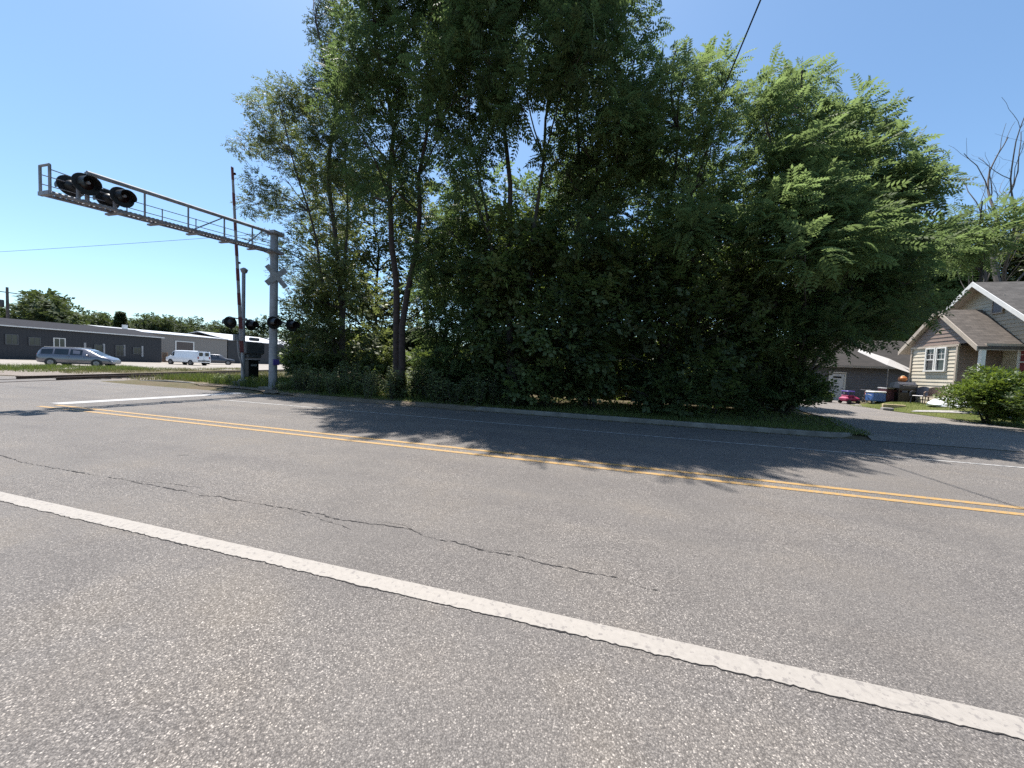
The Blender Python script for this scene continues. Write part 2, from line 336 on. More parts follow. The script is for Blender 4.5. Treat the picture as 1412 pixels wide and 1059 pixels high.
# kerb
for KP in ([(-24, 12.86), (-22, 12.75), (-20, 12.64), (-18.2, 12.4)], [(-4.4, 11.17), (-4, 11.16), (0, 11.16), (5.6, 11.16), (6.2, 11.2), (6.6, 11.42), (6.8, 11.9)]):
    kb = MB(); rings = []
    for i, (x, y) in enumerate(KP):
        a, b = KP[max(i-1, 0)], KP[min(i+1, len(KP)-1)]; t = Vector((b[0]-a[0], b[1]-a[1], 0)).normalized(); nn = Vector((-t.y, t.x, 0)); hh = .13 if 0 < i < len(KP)-1 else .03
        rings.append([Vector((x, y, 0))+nn*o+Vector((0, 0, z)) for o, z in ((-.005, -.05), (.015, hh-.025), (.035, hh), (.16, hh), (.165, -.05))])
    kb.loft(rings, True, False); tag(kb.build('kerb', 'kerb'), kind='structure')
def edge_y(x):
    for (a, b), (c, d) in zip(EDGE[:-1], EDGE[1:]):
        if a <= x <= c: return b+(d-b)*(x-a)/(c-a)
strip('dirt_edge', [((x, edge_y(x)-.28+.3*noise.noise((x*.7, 2, 2))+.14*noise.noise((x*3, 2, 2))), (x, edge_y(x)+.5)) for x in np.arange(-19.5, -3.6, .1)], 'dirt', 4, .0, drape=False)
for o in [q for q in col.objects if q.name.startswith('dirt_edge')]:
    for v_ in o.data.vertices: v_.co.z = .006+max(0, hgt(v_.co.x, v_.co.y+.05))
strip('gutter_dirt', [((x, 11.0+.05*noise.noise((x*2, 5, 5))-.06*max(0, noise.noise((x*.5, 1, 1)))), (x, 11.158)) for x in np.arange(-3.6, 6.1, .1)], 'dirt', 2, .004, drape=False)
# driveway, walk, lawn, parking lot, ballast
DL = [(6.85, 11.16), (7.1, 13), (8.0, 16), (9.0, 19.5), (9.8, 22.5), (11.2, 27), (12.6, 31.6)]
DR = [(13.6, 11.16), (13.9, 13), (14.3, 16), (14.4, 19.5), (14.2, 22.5), (15.4, 27), (17.8, 31.6)]
rows = []
for (a, b), (c, d) in zip(zip(DL[:-1], DR[:-1]), zip(DL[1:], DR[1:])):
    for k in range(8): t = k/8; rows.append((((a[0]+(c[0]-a[0])*t), (a[1]+(c[1]-a[1])*t)), ((b[0]+(d[0]-b[0])*t), (b[1]+(d[1]-b[1])*t))))
strip('driveway', rows, 'drive', 12, .012)
strip('lawn', [((14.5, y), (30, y)) for y in np.arange(11.4, 26, .5)], 'lawn', 32, .01)
strip('lawn', [((-11, y), (7.0+(y-11.2)*.2, y)) for y in np.arange(11.4, 13.2, .3)], 'lawn', 36, .01)
strip('garden_path', [((15.0+.0*k, 22.6-k*.5), (15.0, 22.95-k*.5)) if False else ((14.9+k*.35, 21.9-k*.62), (15.25+k*.35, 22.1-k*.62)) for k in range(12)], 'stone', 2, .04)
strip('parking_lot', [((-100, 4+.0*k+10*k), (-40-0.2*k, 17+10*k)) for k in range(11)], 'lot', 2, -.012, drape=False)
TC, TD = Vector((-26.9, 12, 0)), Vector((-.435, .90, 0)).normalized(); TN = Vector((TD.y, -TD.x, 0))
def tp(t, o, z=0): q = TC+TD*t+TN*o; return Vector((q.x, q.y, z))
strip('track_ballast', [((tp(t, -3.2).x, tp(t, -3.2).y), (tp(t, 3.2).x, tp(t, 3.2).y)) for t in (-2.5, 10, 40, 110)], 'ballast', 2, -.016, drape=False)
strip('gravel_verge', [((-60, 9.7), (-60, 15)), ((-36, 9.8), (-38, 16)), ((-26, 12.3), (-27, 17)), ((-20, 12.9), (-19.5, 15)), ((-16.5, 12.2), (-16.5, 13.2))], 'ballast', 2, -.008, drape=False)

tr = thing('railway_track', tp(0, 0), 'rusty railway track with two rails leaving the road crossing', 'railway track', math.atan2(TD.y, TD.x))
for s in (-1, 1):
    r = MB(); y = s*.76
    r.loft([[Vector((x, y+a, z)) for a, z in ((-.07, -.02), (.07, -.02), (.012, .03), (.012, .10), (.036, .11), (.036, .145), (-.036, .145), (-.036, .11), (-.012, .10), (-.012, .03))] for x in (-2.0, 40, 110)], True, False); r.build('rail', 'rail', tr)
    r = MB(); r.loft([[Vector((x, y+a, z)) for a, z in ((-.036, -.02), (.036, -.02), (.036, .02), (-.036, .02))] for x in (-8, -2.0)], True, False); r.build('rail', 'rail', tr)
t_ = MB()
for k in range(95): t_.box((-.5+k*.62, random.uniform(-.04, .04), -.005), (.22, 2.5, .05), random.uniform(-.03, .03))
tag(t_.build('sleepers', 'tie', tr), kind='stuff')

# ---------------------------------------------------------------- foliage
def frond_template(n=6, ll=.27, lw=.095, droop=.22):
    vs = []; fs = []
    def leaflet(b, d, L, w):
        d = d.normalized(); s = d.cross(Vector((0, 0, 1))).normalized()
        o = len(vs); q = b+d*L*.45
        vs.extend([b, q+s*w*.5+Vector((0, 0, .02)), b+d*L+Vector((0, 0, -.06*L)), q-s*w*.5+Vector((0, 0, .02))]); fs.append((o, o+1, o+2, o+3))
    for i in range(n):
        t = .22+.72*i/(n-1); b = Vector((0, t, -droop*t*t)); k = 1.0-.45*abs(t-.5)
        for sx in (-1, 1): leaflet(b, Vector((sx, .45, -.28)), ll*k, lw*k)
    leaflet(Vector((0, .96, -droop*.92)), Vector((0, 1, -.4)), ll*.8, lw)
    o = len(vs); vs.extend([Vector((-.006, 0, 0)), Vector((.006, 0, 0)), Vector((.004, 1, -droop)), Vector((-.004, 1, -droop))]); fs.append((o, o+1, o+2, o+3))
    return np.array(vs, np.float32), np.array(fs)
def spray_template(n=7, L=.42, w=.26, seed=1):
    r = random.Random(seed); vs = []; fs = []
    for i in range(n):
        t = .15+.85*i/(n-1); a = (i % 2*2-1)*r.uniform(.5, 1.2); b = Vector((r.uniform(-.05, .05), t*.75, r.uniform(-.06, .06)-.1*t*t))
        d = Vector((math.sin(a), math.cos(a), r.uniform(-.5, .25))).normalized(); s = d.cross(Vector((r.uniform(-.4, .4), r.uniform(-.4, .4), 1))).normalized(); o = len(vs); l = L*r.uniform(.7, 1.1); q = b+d*l*.45
        vs.extend([b, q+s*w*.5*l/L, b+d*l, q-s*w*.5*l/L]); fs.append((o, o+1, o+2, o+3))
    return np.array(vs, np.float32), np.array(fs)
FROND = frond_template(5, .36, .15, .3); FROND2 = frond_template(6, .33, .125, .4); SPRAY = spray_template(); BIG = spray_template(5, .6, .42, 4); FINE = spray_template(12, .30, .10, 9)
def np_mesh(name, V, F, tint, m, parent=None):
    me = bpy.data.meshes.new(name); nv, nf, k = len(V), len(F), F.shape[1]
    me.vertices.add(nv); me.vertices.foreach_set('co', V.astype(np.float32).ravel())
    me.loops.add(nf*k); me.loops.foreach_set('vertex_index', F.astype(np.int32).ravel())
    me.polygons.add(nf); me.polygons.foreach_set('loop_start', np.arange(0, nf*k, k, dtype=np.int32))
    me.update(calc_edges=True); me.validate()
    at = me.attributes.new('tint', 'FLOAT', 'POINT'); at.data.foreach_set('value', tint.astype(np.float32))
    return link(name, me, m, parent)
def scatter(P, D, S, T, tint, upj=.35):
    """copies of template T at points P, axis along D, size S -> (verts, faces, tint)"""
    n = len(P); tv, tf = T
    D = D/np.maximum(np.linalg.norm(D, axis=1, keepdims=True), 1e-6)
    U = np.tile([0, 0, 1.], (n, 1))+rng.normal(0, upj, (n, 3)); X = np.cross(D, U); X /= np.maximum(np.linalg.norm(X, axis=1, keepdims=True), 1e-6); Z = np.cross(X, D)
    V = (tv[None, :, 0, None]*X[:, None]+tv[None, :, 1, None]*D[:, None]+tv[None, :, 2, None]*Z[:, None])*S[:, None, None]+P[:, None]
    Fc = tf[None]+(np.arange(n)*len(tv))[:, None, None]
    return V.reshape(-1, 3), Fc.reshape(-1, tf.shape[1]), np.repeat(tint, len(tv))
def ball(n):
    u = rng.normal(0, 1, (n, 3)); u /= np.linalg.norm(u, axis=1, keepdims=True); return u
def clump_points(clumps, dens, power=.5, flat=.85, gap=.0):
    P = []; D = []; Tn = []
    for c in clumps:
        c0, r = np.array(c[:3]), c[3]; n = max(4, int(dens*r*r)); u = ball(n); rad = rng.random(n)**power
        rad *= 1+.25*np.sin(u[:, 0]*5+c0[0]*3)*np.cos(u[:, 2]*4+c0[1]*2)
        p = c0+u*rad[:, None]*r*np.array([1, 1, flat]); d = u*.8+rng.normal(0, .45, (n, 3)); d[:, 2] = d[:, 2]*.6+.05
        P.append(p); D.append(d); Tn.append(np.clip(.45+rng.normal(0, .17, n)+rng.normal(0, .24), 0, 1))
    P = np.concatenate(P); D = np.concatenate(D); Tn = np.concatenate(Tn)
    if gap > 0:
        keep = np.array([noise.noise((p[0]*.75, p[1]*.75, p[2]*.75))+.5*noise.noise((p[0]*1.9, p[1]*1.9, p[2]*1.9)) > gap-.55 for p in P]); P, D, Tn = P[keep], D[keep], Tn[keep]
    return P, D, Tn
def limb(mb, a, b, r0, r1, sag=.15, n=6, seg=6):
    a, b = Vector(a), Vector(b); L = (b-a).length; off = Vector((random.uniform(-1, 1), random.uniform(-1, 1), random.uniform(.2, 1)))*L*sag*.5
    pts = []
    for i in range(seg+1):
        t = i/seg; p = a.lerp(b, t)+off*math.sin(math.pi*t)+Vector((noise.noise((a.x+t*3, b.y, 1)), noise.noise((a.y, b.x+t*3, 2)), 0))*L*.05*(0 < i < seg); pts.append(p)
    mb.tube(pts, [r0+(r1-r0)*i/seg for i in range(seg+1)], n); return pts
def make_tree(name, label, base, stems, clumps, leaf, bark='bark', tmpl=FROND, size=.62, dens=60, gap=.0, group=None, cat='tree', power=.5, tr=.12, twigs=3, upj=.35):
    base = Vector(base); root = thing(name, base, label, cat, group=group)
    tk = MB(); sk = []
    for top, r0 in stems:
        top = Vector(top)-base; L = top.length
        st = Vector((random.uniform(-.12, .12), random.uniform(-.1, .1), -.15))
        pts = [st.lerp(top, i/9)+Vector((noise.noise((base.x, i*.45, r0*30)), noise.noise((base.y, i*.45, r0*20+5)), 0))*.05*L*(i > 0)*(.4+.6*i/9) for i in range(10)]
        tk.tube(pts, [r0*(1.25 if i == 0 else 1-.75*i/9) for i in range(10)], 9); sk += [(p, r0*(1-.75*i/9)) for i, p in enumerate(pts)]
    for c in clumps:
        cc = Vector(c[:3])-base; best = None
        for p, r in sk:
            dz = cc.z-p.z; w = (cc-p).length+(6 if dz < .3 else 0)+abs(dz-(cc-p).length*.55)*.6
            if best is None or w < best[0]: best = (w, p, r)
        pts = limb(tk, best[1], cc, min(best[2]*.6, .08), .014, .2, 5, 5)
        for k in range(twigs):
            u = Vector(ball(1)[0]); u.z = abs(u.z)*.6; limb(tk, pts[-2], cc+u*c[3]*.6, .012, .004, .2, 4, 3)
    tk.build('trunk', bark, root)
    P, D, Tn = clump_points(clumps, dens, power, gap=gap)
    V, Fc, t = scatter(P-np.array(base), D, size*rng.uniform(.7, 1.2, len(P)), tmpl, Tn, upj)
    np_mesh('crown', V, Fc, t, leaf, root); return root
def inpoly(x, y, poly):
    c = False; j = len(poly)-1
    for i in range(len(poly)):
        xi, yi = poly[i]; xj, yj = poly[j]
        if (yi > y) != (yj > y) and x < (xj-xi)*(y-yi)/(yj-yi)+xi: c = not c
        j = i
    return c
def fill(poly, n, Y, dY, r0, r1, lim=True, y0=6.5, lean=0):
    """clump centres spread through a crown whose outline, seen from the road, is poly"""
    xs = [p[0] for p in poly]; ys = [p[1] for p in poly]; out = []; tries = 0; pts = []
    area = (max(xs)-min(xs))*(max(ys)-min(ys)); dm = .62*math.sqrt(area/n)
    while len(out) < n and tries < 6000:
        tries += 1
        if tries % 600 == 0: dm *= .85
        x, y = random.uniform(min(xs), max(xs)), random.uniform(min(ys), max(ys))
        if not inpoly(x, y, poly) or any((x-a)**2+(y-b)**2 < dm*dm for a, b in pts): continue
        YY = Y+random.uniform(-dY, dY)+lean*((max(ys)-y)/(max(ys)-min(ys))-.35); p = atY(x, y, YY); r = random.uniform(r0, r1)
        if lim and p.z+r*.8 > (p.y-y0)/.27:
            for q in range(30):
                YY += .5; p = atY(x, y, YY)
                if p.z+r*.8 <= (p.y-y0)/.27: break
        pts.append((x, y)); out.append((p.x, p.y, p.z, r))
    return out
def gpt(px, Y): 
    p = atY(px, 500, Y); return Vector((p.x, p.y, hgt(p.x, p.y)-.03))
def top(px, py, Y): return atY(px, py, Y)

# grove front trees ------------------------------------------------
G = 'trees of the roadside grove'
make_tree('grove_tree', 'loose grey green tree at the left end of the grove, behind the signal mast', gpt(476, 15.4), [(top(448, 40, 15.5), .17), (top(395, 170, 15.2), .10), (top(470, 150, 15.6), .09)],
    fill([(425, -40), (455, -30), (500, 60), (500, 260), (470, 380), (455, 470), (405, 480), (376, 400), (354, 330), (342, 262), (334, 205), (352, 150), (364, 114), (425, 125), (436, 60)], 74, 15.3, 1.5, .5, .85, y0=10.3), 'leafC', tmpl=FINE, size=.42, dens=330, gap=.24, group=G)
make_tree('grove_tree', 'tall dark tree with a double rust brown trunk left of the grove centre', gpt(554, 12.6), [(top(528, 60, 12.9), .17), (top(596, 70, 12.6), .15)],
    fill([(470, -90), (660, -90), (660, 90), (640, 190), (580, 120), (560, 250), (500, 290), (480, 150)], 50, 12.6, 1.7, .65, 1.1, y0=6.8), 'leafA', 'barkr', tmpl=FROND, size=.48, dens=160, gap=.3, group=G, upj=.6)
make_tree('grove_tree', 'tallest dark tree of the grove, its top leaving the frame at centre', gpt(716, 12.9), [(top(690, 0, 12.8), .15), (top(760, 40, 12.6), .11), (top(640, 60, 12.8), .09)],
    fill([(640, -130), (820, -130), (820, 60), (770, 130), (705, 160), (640, 260)], 46, 11.9, 1.9, .7, 1.2), 'leafA', tmpl=FROND, size=.48, dens=160, gap=.26, group=G, upj=.6)
make_tree('grove_tree', 'slender upright tree with forked limbs against the sky right of centre', gpt(808, 13.4), [(top(790, 30, 13.2), .11), (top(838, 20, 13), .09), (top(865, 90, 13), .07)],
    fill([(800, -120), (868, -110), (872, 60), (885, 250), (850, 330), (790, 330), (750, 280), (760, 200), (810, 160), (815, 60)], 46, 12.8, 1.5, .6, 1.0), 'leafA', tmpl=FROND, size=.46, dens=160, gap=.32, group=G, upj=.6)
make_tree('grove_tree', 'mid green tree with feathery tops right of the grove centre under the overhead wire', gpt(905, 13.6), [(top(935, 70, 13.6), .1), (top(990, 110, 13.4), .07)],
    fill([(890, 80), (915, 72), (940, 84), (995, 98), (1030, 118), (1025, 165), (985, 160), (1000, 250), (960, 330), (880, 320), (870, 160)], 48, 13.0, 1.6, .4, .75), 'leafB', tmpl=FROND2, size=.46, dens=190, gap=.32, group=G, upj=.5)
make_tree('grove_tree', 'light green tree with a jagged top at the right of the grove', gpt(1050, 14.2), [(top(1100, 100, 14.2), .11), (top(1050, 150, 14), .07)],
    fill([(1055, 122), (1085, 116), (1126, 100), (1135, 130), (1140, 200), (1120, 300), (1060, 340), (1015, 320), (1050, 240), (1040, 170)], 44, 13.8, 1.4, .4, .75, lean=3), 'leafB', tmpl=FROND2, size=.5, dens=190, gap=.28, group=G, upj=.5)
make_tree('grove_tree', 'broad sunlit tree with layered fronds at the right edge of the grove', gpt(1095, 14.4), [(top(1190, 150, 17), .12), (top(1240, 230, 15.6), .08), (top(1150, 250, 15), .07)],
    fill([(1140, 165), (1188, 132), (1205, 185), (1240, 192), (1238, 225), (1306, 236), (1296, 262), (1230, 290), (1200, 340), (1110, 360), (1095, 290), (1120, 220)], 62, 14.3, 1.3, .4, .75, lean=6), 'leafB', tmpl=FROND2, size=.56, dens=175, gap=.24, group=G, upj=.4)
make_tree('grove_tree', 'low spreading tree with boughs hanging over the driveway towards the house', gpt(1072, 14.9), [(top(1180, 330, 15), .11), (top(1235, 390, 15.2), .07)],
    fill([(1090, 320), (1180, 310), (1235, 290), (1280, 325), (1262, 385), (1268, 425), (1228, 452), (1150, 478), (1105, 490)], 60, 15, 1.3, .45, .8, lean=3), 'leafA', tmpl=FROND2, size=.52, dens=150, gap=.08, group=G, upj=.4)
# middle storey
G2 = 'understory trees filling the grove'
us = [(435, 470, 15.6, [(395, 430), (465, 350), (520, 400), (535, 500), (440, 520), (400, 505)], 'leaning small tree beside the cantilever mast', 'leafC', 44, SPRAY),
      (615, 480, 13.4, [(580, 330), (640, 270), (680, 330), (690, 530), (610, 540), (582, 500), (580, 420)], 'leafy understory tree right of the double trunk', 'leafA', 62, FROND2),
      (752, 480, 12.5, [(650, 310), (740, 300), (800, 330), (850, 350), (850, 535), (680, 540), (660, 460)], 'dense dark understory tree at the grove centre', 'leafD', 95, BIG),
      (930, 480, 13.2, [(830, 350), (900, 330), (1000, 320), (1040, 400), (1030, 545), (850, 545)], 'dense understory tree right of the grove centre with small sky holes', 'leafD', 84, SPRAY),
      (1050, 500, 14.8, [(990, 350), (1110, 370), (1140, 460), (1100, 490), (1075, 540), (1010, 550)], 'rounded dark understory tree at the right corner of the grove by the driveway', 'leafA', 56, FROND2)]
for bx, by, Y, poly, lab, lf, n, tm in us:
    sd = (.48, 190) if tm is SPRAY else (.36, 210) if tm is BIG else (.55, 150)
    make_tree('understory_tree', lab, gpt(bx, Y+.6), [(top(bx, 320, Y+1), .07), (top(bx+35, 380, Y+.6), .045), (top(bx-30, 360, Y+.8), .04)], fill(poly, n, Y+.3, 1.5, .4, .85), lf, 'barkd', tm, *sd, gap=.26, group=G2, twigs=2)
# trees behind
G3 = 'trees at the back of the grove'
bk = [(520, 22, [(430, 220), (560, 260), (640, 300), (640, 420), (480, 500), (410, 420)], 'sunlit tree at the back seen between the left trunks', 42, 'leafC'),
      (700, 23, [(610, 230), (740, 270), (800, 420), (620, 480)], 'back tree behind the grove centre', 26, 'leafA'),
      (900, 23, [(760, 250), (850, 200), (960, 220), (1000, 460), (800, 480)], 'back tree right of the forked limbs', 34, 'leafA'),
      (1020, 22, [(950, 230), (1040, 270), (1055, 450), (960, 470)], 'back tree behind the jagged light green tree', 18, 'leafA')]
for bx, Y, poly, lab, n, lf in bk:
    make_tree('back_tree', lab, gpt(bx, Y), [(top(bx, 250, Y), .14)], fill(poly, n, Y, 2, .9, 1.6), lf, 'barkd', SPRAY, .6, 110, gap=.26, group=G3)
# trees on the right, behind the house
def bare_tree(px, Y, py, lab, r0, seed):
    rr = random.Random(seed); base = gpt(px, Y); root = thing('bare_tree', base, lab, 'tree', group='bare trees behind the house'); tk = MB()
    def grow(p, d, L, r, depth):
        pts = [p]; q = p.copy(); dd = d.copy()
        for i in range(5):
            dd = (dd+Vector((rr.gauss(0, .03+.035*depth), rr.gauss(0, .03+.035*depth), rr.gauss(.03, .05)))).normalized(); q = q+dd*L/5; pts.append(q.copy())
        tk.tube(pts, [r*(1-.45*i/5) for i in range(6)], 7 if depth < 2 else 4)
        if depth >= 4: return
        if depth < 3: grow(q, (dd+Vector((rr.gauss(0, .15), rr.gauss(0, .15), .12))).normalized(), L*rr.uniform(.75, .9), r*.55, depth+1)
        for k in range(2):
            nd = (dd+Vector((rr.gauss(0, .55), rr.gauss(0, .55), rr.uniform(-.1, .5)))).normalized(); grow(pts[rr.choice([3, 4, 5])], nd, L*rr.uniform(.45, .7), r*.34, depth+1)
    H = top(px, py, Y).z-base.z
    grow(Vector((0, 0, -.2)), Vector((.02, 0, 1)), H*.36, r0, 0); tk.build('trunk', 'barkg', root)
bare_tree(1384, 32, 150, 'tallest bare grey tree behind the house ridge', .33, 5)
bare_tree(1352, 33, 225, 'thin bare tree with fine twigs left of the tallest bare tree', .2, 9)
bare_tree(1372, 36, 240, 'short bare tree standing between the two other bare trees', .2, 12)
G4 = 'leafy trees behind the house'
make_tree('leafy_tree', 'light green tree with drooping fronds behind the house, right of the driveway', gpt(1335, 29), [(top(1345, 280, 29), .13)], fill([(1325, 315), (1365, 300), (1372, 335), (1330, 365), (1300, 350)], 9, 29, 1.4, .8, 1.3, False), 'leafB', 'barkd', FROND2, .85, 60, gap=.2, group=G4)
make_tree('leafy_tree', 'green tree between the garage roof and the house gable', gpt(1275, 40), [(top(1290, 340, 40), .16)], fill([(1240, 380), (1290, 340), (1345, 360), (1340, 400), (1290, 440), (1235, 450)], 22, 40, 2, 1.2, 1.9, False), 'leafB', 'barkd', BIG, .7, 70, group=G4)
make_tree('leafy_tree', 'tree at the right edge of the picture behind the house roof', gpt(1420, 38), [(top(1420, 300, 38), .2)], fill([(1405, 350), (1440, 290), (1480, 300), (1470, 400), (1405, 395)], 14, 38, 2, 1.2, 1.8, False), 'leafC', 'barkd', BIG, .7, 70, gap=.1, group=G4)
make_tree('leafy_tree', 'dark tree mass standing behind the grey garage', gpt(1200, 46), [(top(1190, 330, 46), .2)], fill([(1130, 330), (1200, 300), (1260, 330), (1260, 470), (1120, 480)], 24, 46, 3, 1.8, 2.6, False), 'leafA', 'barkd', BIG, .9, 60, group=G4)
# far trees behind the warehouses
def far_tree(px, x0, x1, y0, y1, Y, n, lab, leaf='leafF', r=(1.6, 2.6), group='far trees behind the warehouses'):
    poly = [(x0, y1), (x0+(x1-x0)*.05, y0+(y1-y0)*.45), (x0+(x1-x0)*.3, y0), (x0+(x1-x0)*.65, y0+(y1-y0)*.1), (x0+(x1-x0)*.95, y0+(y1-y0)*.5), (x1, y1)]
    b = atY(px, 490, Y); b.z = 0
    make_tree('far_tree', lab, b, [(atY(px, y0+(y1-y0)*.4, Y), .4)], fill(poly, n, Y, 3, r[0]*.8, r[1]*.8, False), leaf, 'barkd', BIG, 1.0, 26, gap=.22, group=group, twigs=0)
far_tree(58, 28, 98, 412, 446, 40, 30, 'largest spreading far tree, behind the left end of the charcoal building')
far_tree(5, -40, 14, 430, 448, 42, 9, 'low far tree left of the utility pole')
ft = [(128, 108, 160, 436, 462, 62, 'low round far tree just right of the largest far tree'), (200, 180, 230, 436, 464, 66, 'round far tree just right of the dark conifer'), (236, 214, 262, 444, 468, 72, 'small far tree behind the left end of the beige roof'), (258, 238, 292, 443, 470, 80, 'far tree behind the beige building, tallest of the row there'),
      (300, 276, 322, 447, 474, 88, 'far tree behind the second charcoal building, left of the gate mast'), (328, 308, 352, 452, 478, 90, 'low far tree directly behind the gate mast flashers'), (362, 340, 412, 442, 480, 92, 'far tree seen between the gate mast and the cantilever mast'), (160, 140, 186, 444, 464, 70, 'small far tree just left of the dark conifer'), (96, 78, 122, 438, 458, 58, 'far tree in the dip behind the largest far tree')]
for px, x0, x1, y0, y1, Y, lab in ft: far_tree(px, x0, x1, y0, y1, Y, 20, lab, r=(1.8, 2.8))
b = atY(167, 490, 60); b.z = 0; root = thing('conifer_tree', b, 'dark pointed conifer rising behind the charcoal building roof', 'tree'); tk = MB(); H = atY(167, 429, 60).z
tk.tube([(0, 0, -.2), (0, 0, H*.95)], [.3, .03], 8); tk.build('trunk', 'barkd', root)
n = 2600; h = rng.random(n)**.7; a = rng.random(n)*6.283; rr_ = (1-h)*3.4*(.55+.45*rng.random(n))*(.75+.25*np.sin(h*60)); P = np.stack([np.cos(a)*rr_, np.sin(a)*rr_, 1+h*(H-1)], 1); D = np.stack([np.cos(a), np.sin(a), -.25+0*a], 1)
V, Fc, t = scatter(P, D, .8*rng.uniform(.7, 1.2, n), SPRAY, rng.random(n)*.5, .3); np_mesh('crown', V, Fc, t, 'leafD', root)
# bushes by the house
def bush(name, lab, c, r, h, leaf, n, size, group=None, tmpl=SPRAY, cat='bush'):
    z = hgt(c[0], c[1]); root = thing(name, (c[0], c[1], z), lab, cat, group=group); st = MB()
    for k in range(9):
        a = random.uniform(0, 6.28); q = random.uniform(.3, .8)*r; limb(st, (random.uniform(-.12, .12), random.uniform(-.12, .12), -.05), (math.cos(a)*q, math.sin(a)*q, h*random.uniform(.5, .85)), .022, .006, .15, 5)
    st.build('stems', 'barkd', root); cl = []
    for k in range(int(16*max(1, r))):
        u = ball(1)[0]; q = random.random()**.4; cl.append((u[0]*r*.75*q, u[1]*r*.75*q, h*.55+u[2]*h*.36*q, r*random.uniform(.26, .42)))
    P, D, Tn = clump_points(cl, n/len(cl)/(r*.34)**2, .4); P[:, 2] = np.maximum(P[:, 2], .06); D[:, 2] += .25; V, Fc, t = scatter(P, D, size*rng.uniform(.7, 1.2, len(P)), tmpl, Tn, .4); np_mesh('foliage', V, Fc, t, leaf, root); return root
bush('garden_bush', 'large bright green bush in front of the porch', (14.7, 18.0), 1.35, 2.2, 'leafE', 3600, .24)
bush('garden_bush', 'second bright bush at the right edge of the frame, nearer than the large one', (14.3, 15.6), 1.0, 1.35, 'leafE', 1900, .24)
bush('garden_bush', 'green bush touching the porch wall behind the large bush', (16.7, 20.2), 1.2, 1.6, 'leafE', 1500, .24)
for px, lab in ((430, 'back shrub low behind the loose grey green tree, next to the signal mast'), (545, 'back shrub low directly behind the rust brown double trunk'), (500, 'back shrub seen low between the loose grey green tree and the double trunk'), (590, 'back shrub low right of the double trunk'), (680, 'back shrub low behind the centre of the grove'), (770, 'back shrub low behind the forked tree'), (860, 'back shrub low right of the forked tree'), (945, 'back shrub low behind the sky holes'), (1025, 'back shrub at the right end of the grove, behind the rounded understory tree')):
    p = gpt(px, 21); bush('back_shrub', lab, (p.x, p.y), 2.2, 3.4, 'leafD', 1500, .5, 'shrubs at the back of the grove', BIG, 'shrub')
for px in (575, 640, 700, 760, 820, 880, 940, 1000, 1050): p = gpt(px, 17.2); bush('inner_shrub', 'low dark shrub in the deep shade inside the grove', (p.x, p.y), 1.4, 1.7, 'leafD', 700, .42, 'low shrubs inside the grove', BIG, 'shrub')
# roadside shrubs and weeds along the kerb
SH = [(1088, 14.3, 1.15, 2.1), (985, 13.6, .9, 1.6), (900, 13.3, .8, 1.5), (820, 13.4, 1.0, 1.7), (760, 13.3, .8, 1.5), (700, 13.6, .8, 1.6), (1040, 14.4, .9, 1.6), (1075, 16.2, .8, 1.5), (640, 13.6, .8, 1.5), (590, 14.2, .9, 1.5), (520, 14.6, .9, 1.5), (450, 14.8, .9, 1.5), (415, 15.5, .8, 1.4)]
SL = ['large shrub at the driveway corner hiding the feet of the low spreading tree', 'shaded shrub fourth from the right end of the grove edge', 'dark shrub under the sky holes at the grove edge', 'dark shrub below the forked tree', 'dark shrub at the middle of the grove edge', 'shrub behind the sunlit sapling', 'dark shrub near the driveway corner of the grove', 'last shrub of the grove edge, beside the driveway', 'shrub just left of the sunlit sapling', 'shrub right of the fern like weed', 'shrub at the foot of the double trunk', 'shrub under the loose grey green tree', 'shrub just right of the cantilever mast']
for (px, Y, r, h), lab in zip(SH, SL): p = gpt(px, Y); bush('roadside_shrub', lab, (p.x, p.y), r, h, 'leafD', int(1000*r*r)+200, .27, 'dark shrubs along the grove edge', SPRAY, 'shrub')
def weed(lab, px, Y, h, n, leaf='weed', spread=.3, L=.16, up=1.0, group='weeds along the kerb'):
    p = gpt(px, Y); root = thing('weed', (p.x, p.y, hgt(p.x, p.y)), lab, 'weed', group=group); st = MB(); PP = []; DD = []
    for k in range(n):
        a = random.uniform(0, 6.28); q = random.uniform(.1, 1)*spread; hh = h*random.uniform(.6, 1); b = Vector((math.cos(a)*q*.4, math.sin(a)*q*.4, -.04)); e = Vector((math.cos(a)*q*1.2, math.sin(a)*q*1.2, hh))
        st.tube([b, b.lerp(e, .5)+Vector((0, 0, .06)), e], [.006, .005, .003], 4)
        for j in range(int(hh/.035)):
            t = .12+.88*j/(hh/.035); c = b.lerp(e, t); g = random.uniform(0, 6.28); PP.append(c); DD.append((math.cos(g), math.sin(g), .35*up))
    st.build('stems', 'bark', root); PP = np.array(PP); DD = np.array(DD)
    T = (np.array([(0, 0, 0), (.16, .45, .05), (0, 1, -.12), (-.16, .45, .05)], np.float32), np.array([(0, 1, 2, 3)])); V, Fc, t = scatter(PP, DD, L*rng.uniform(.6, 1.2, len(PP)), T, rng.random(len(PP)), .3); np_mesh('leaves', V, Fc, t, leaf, root)
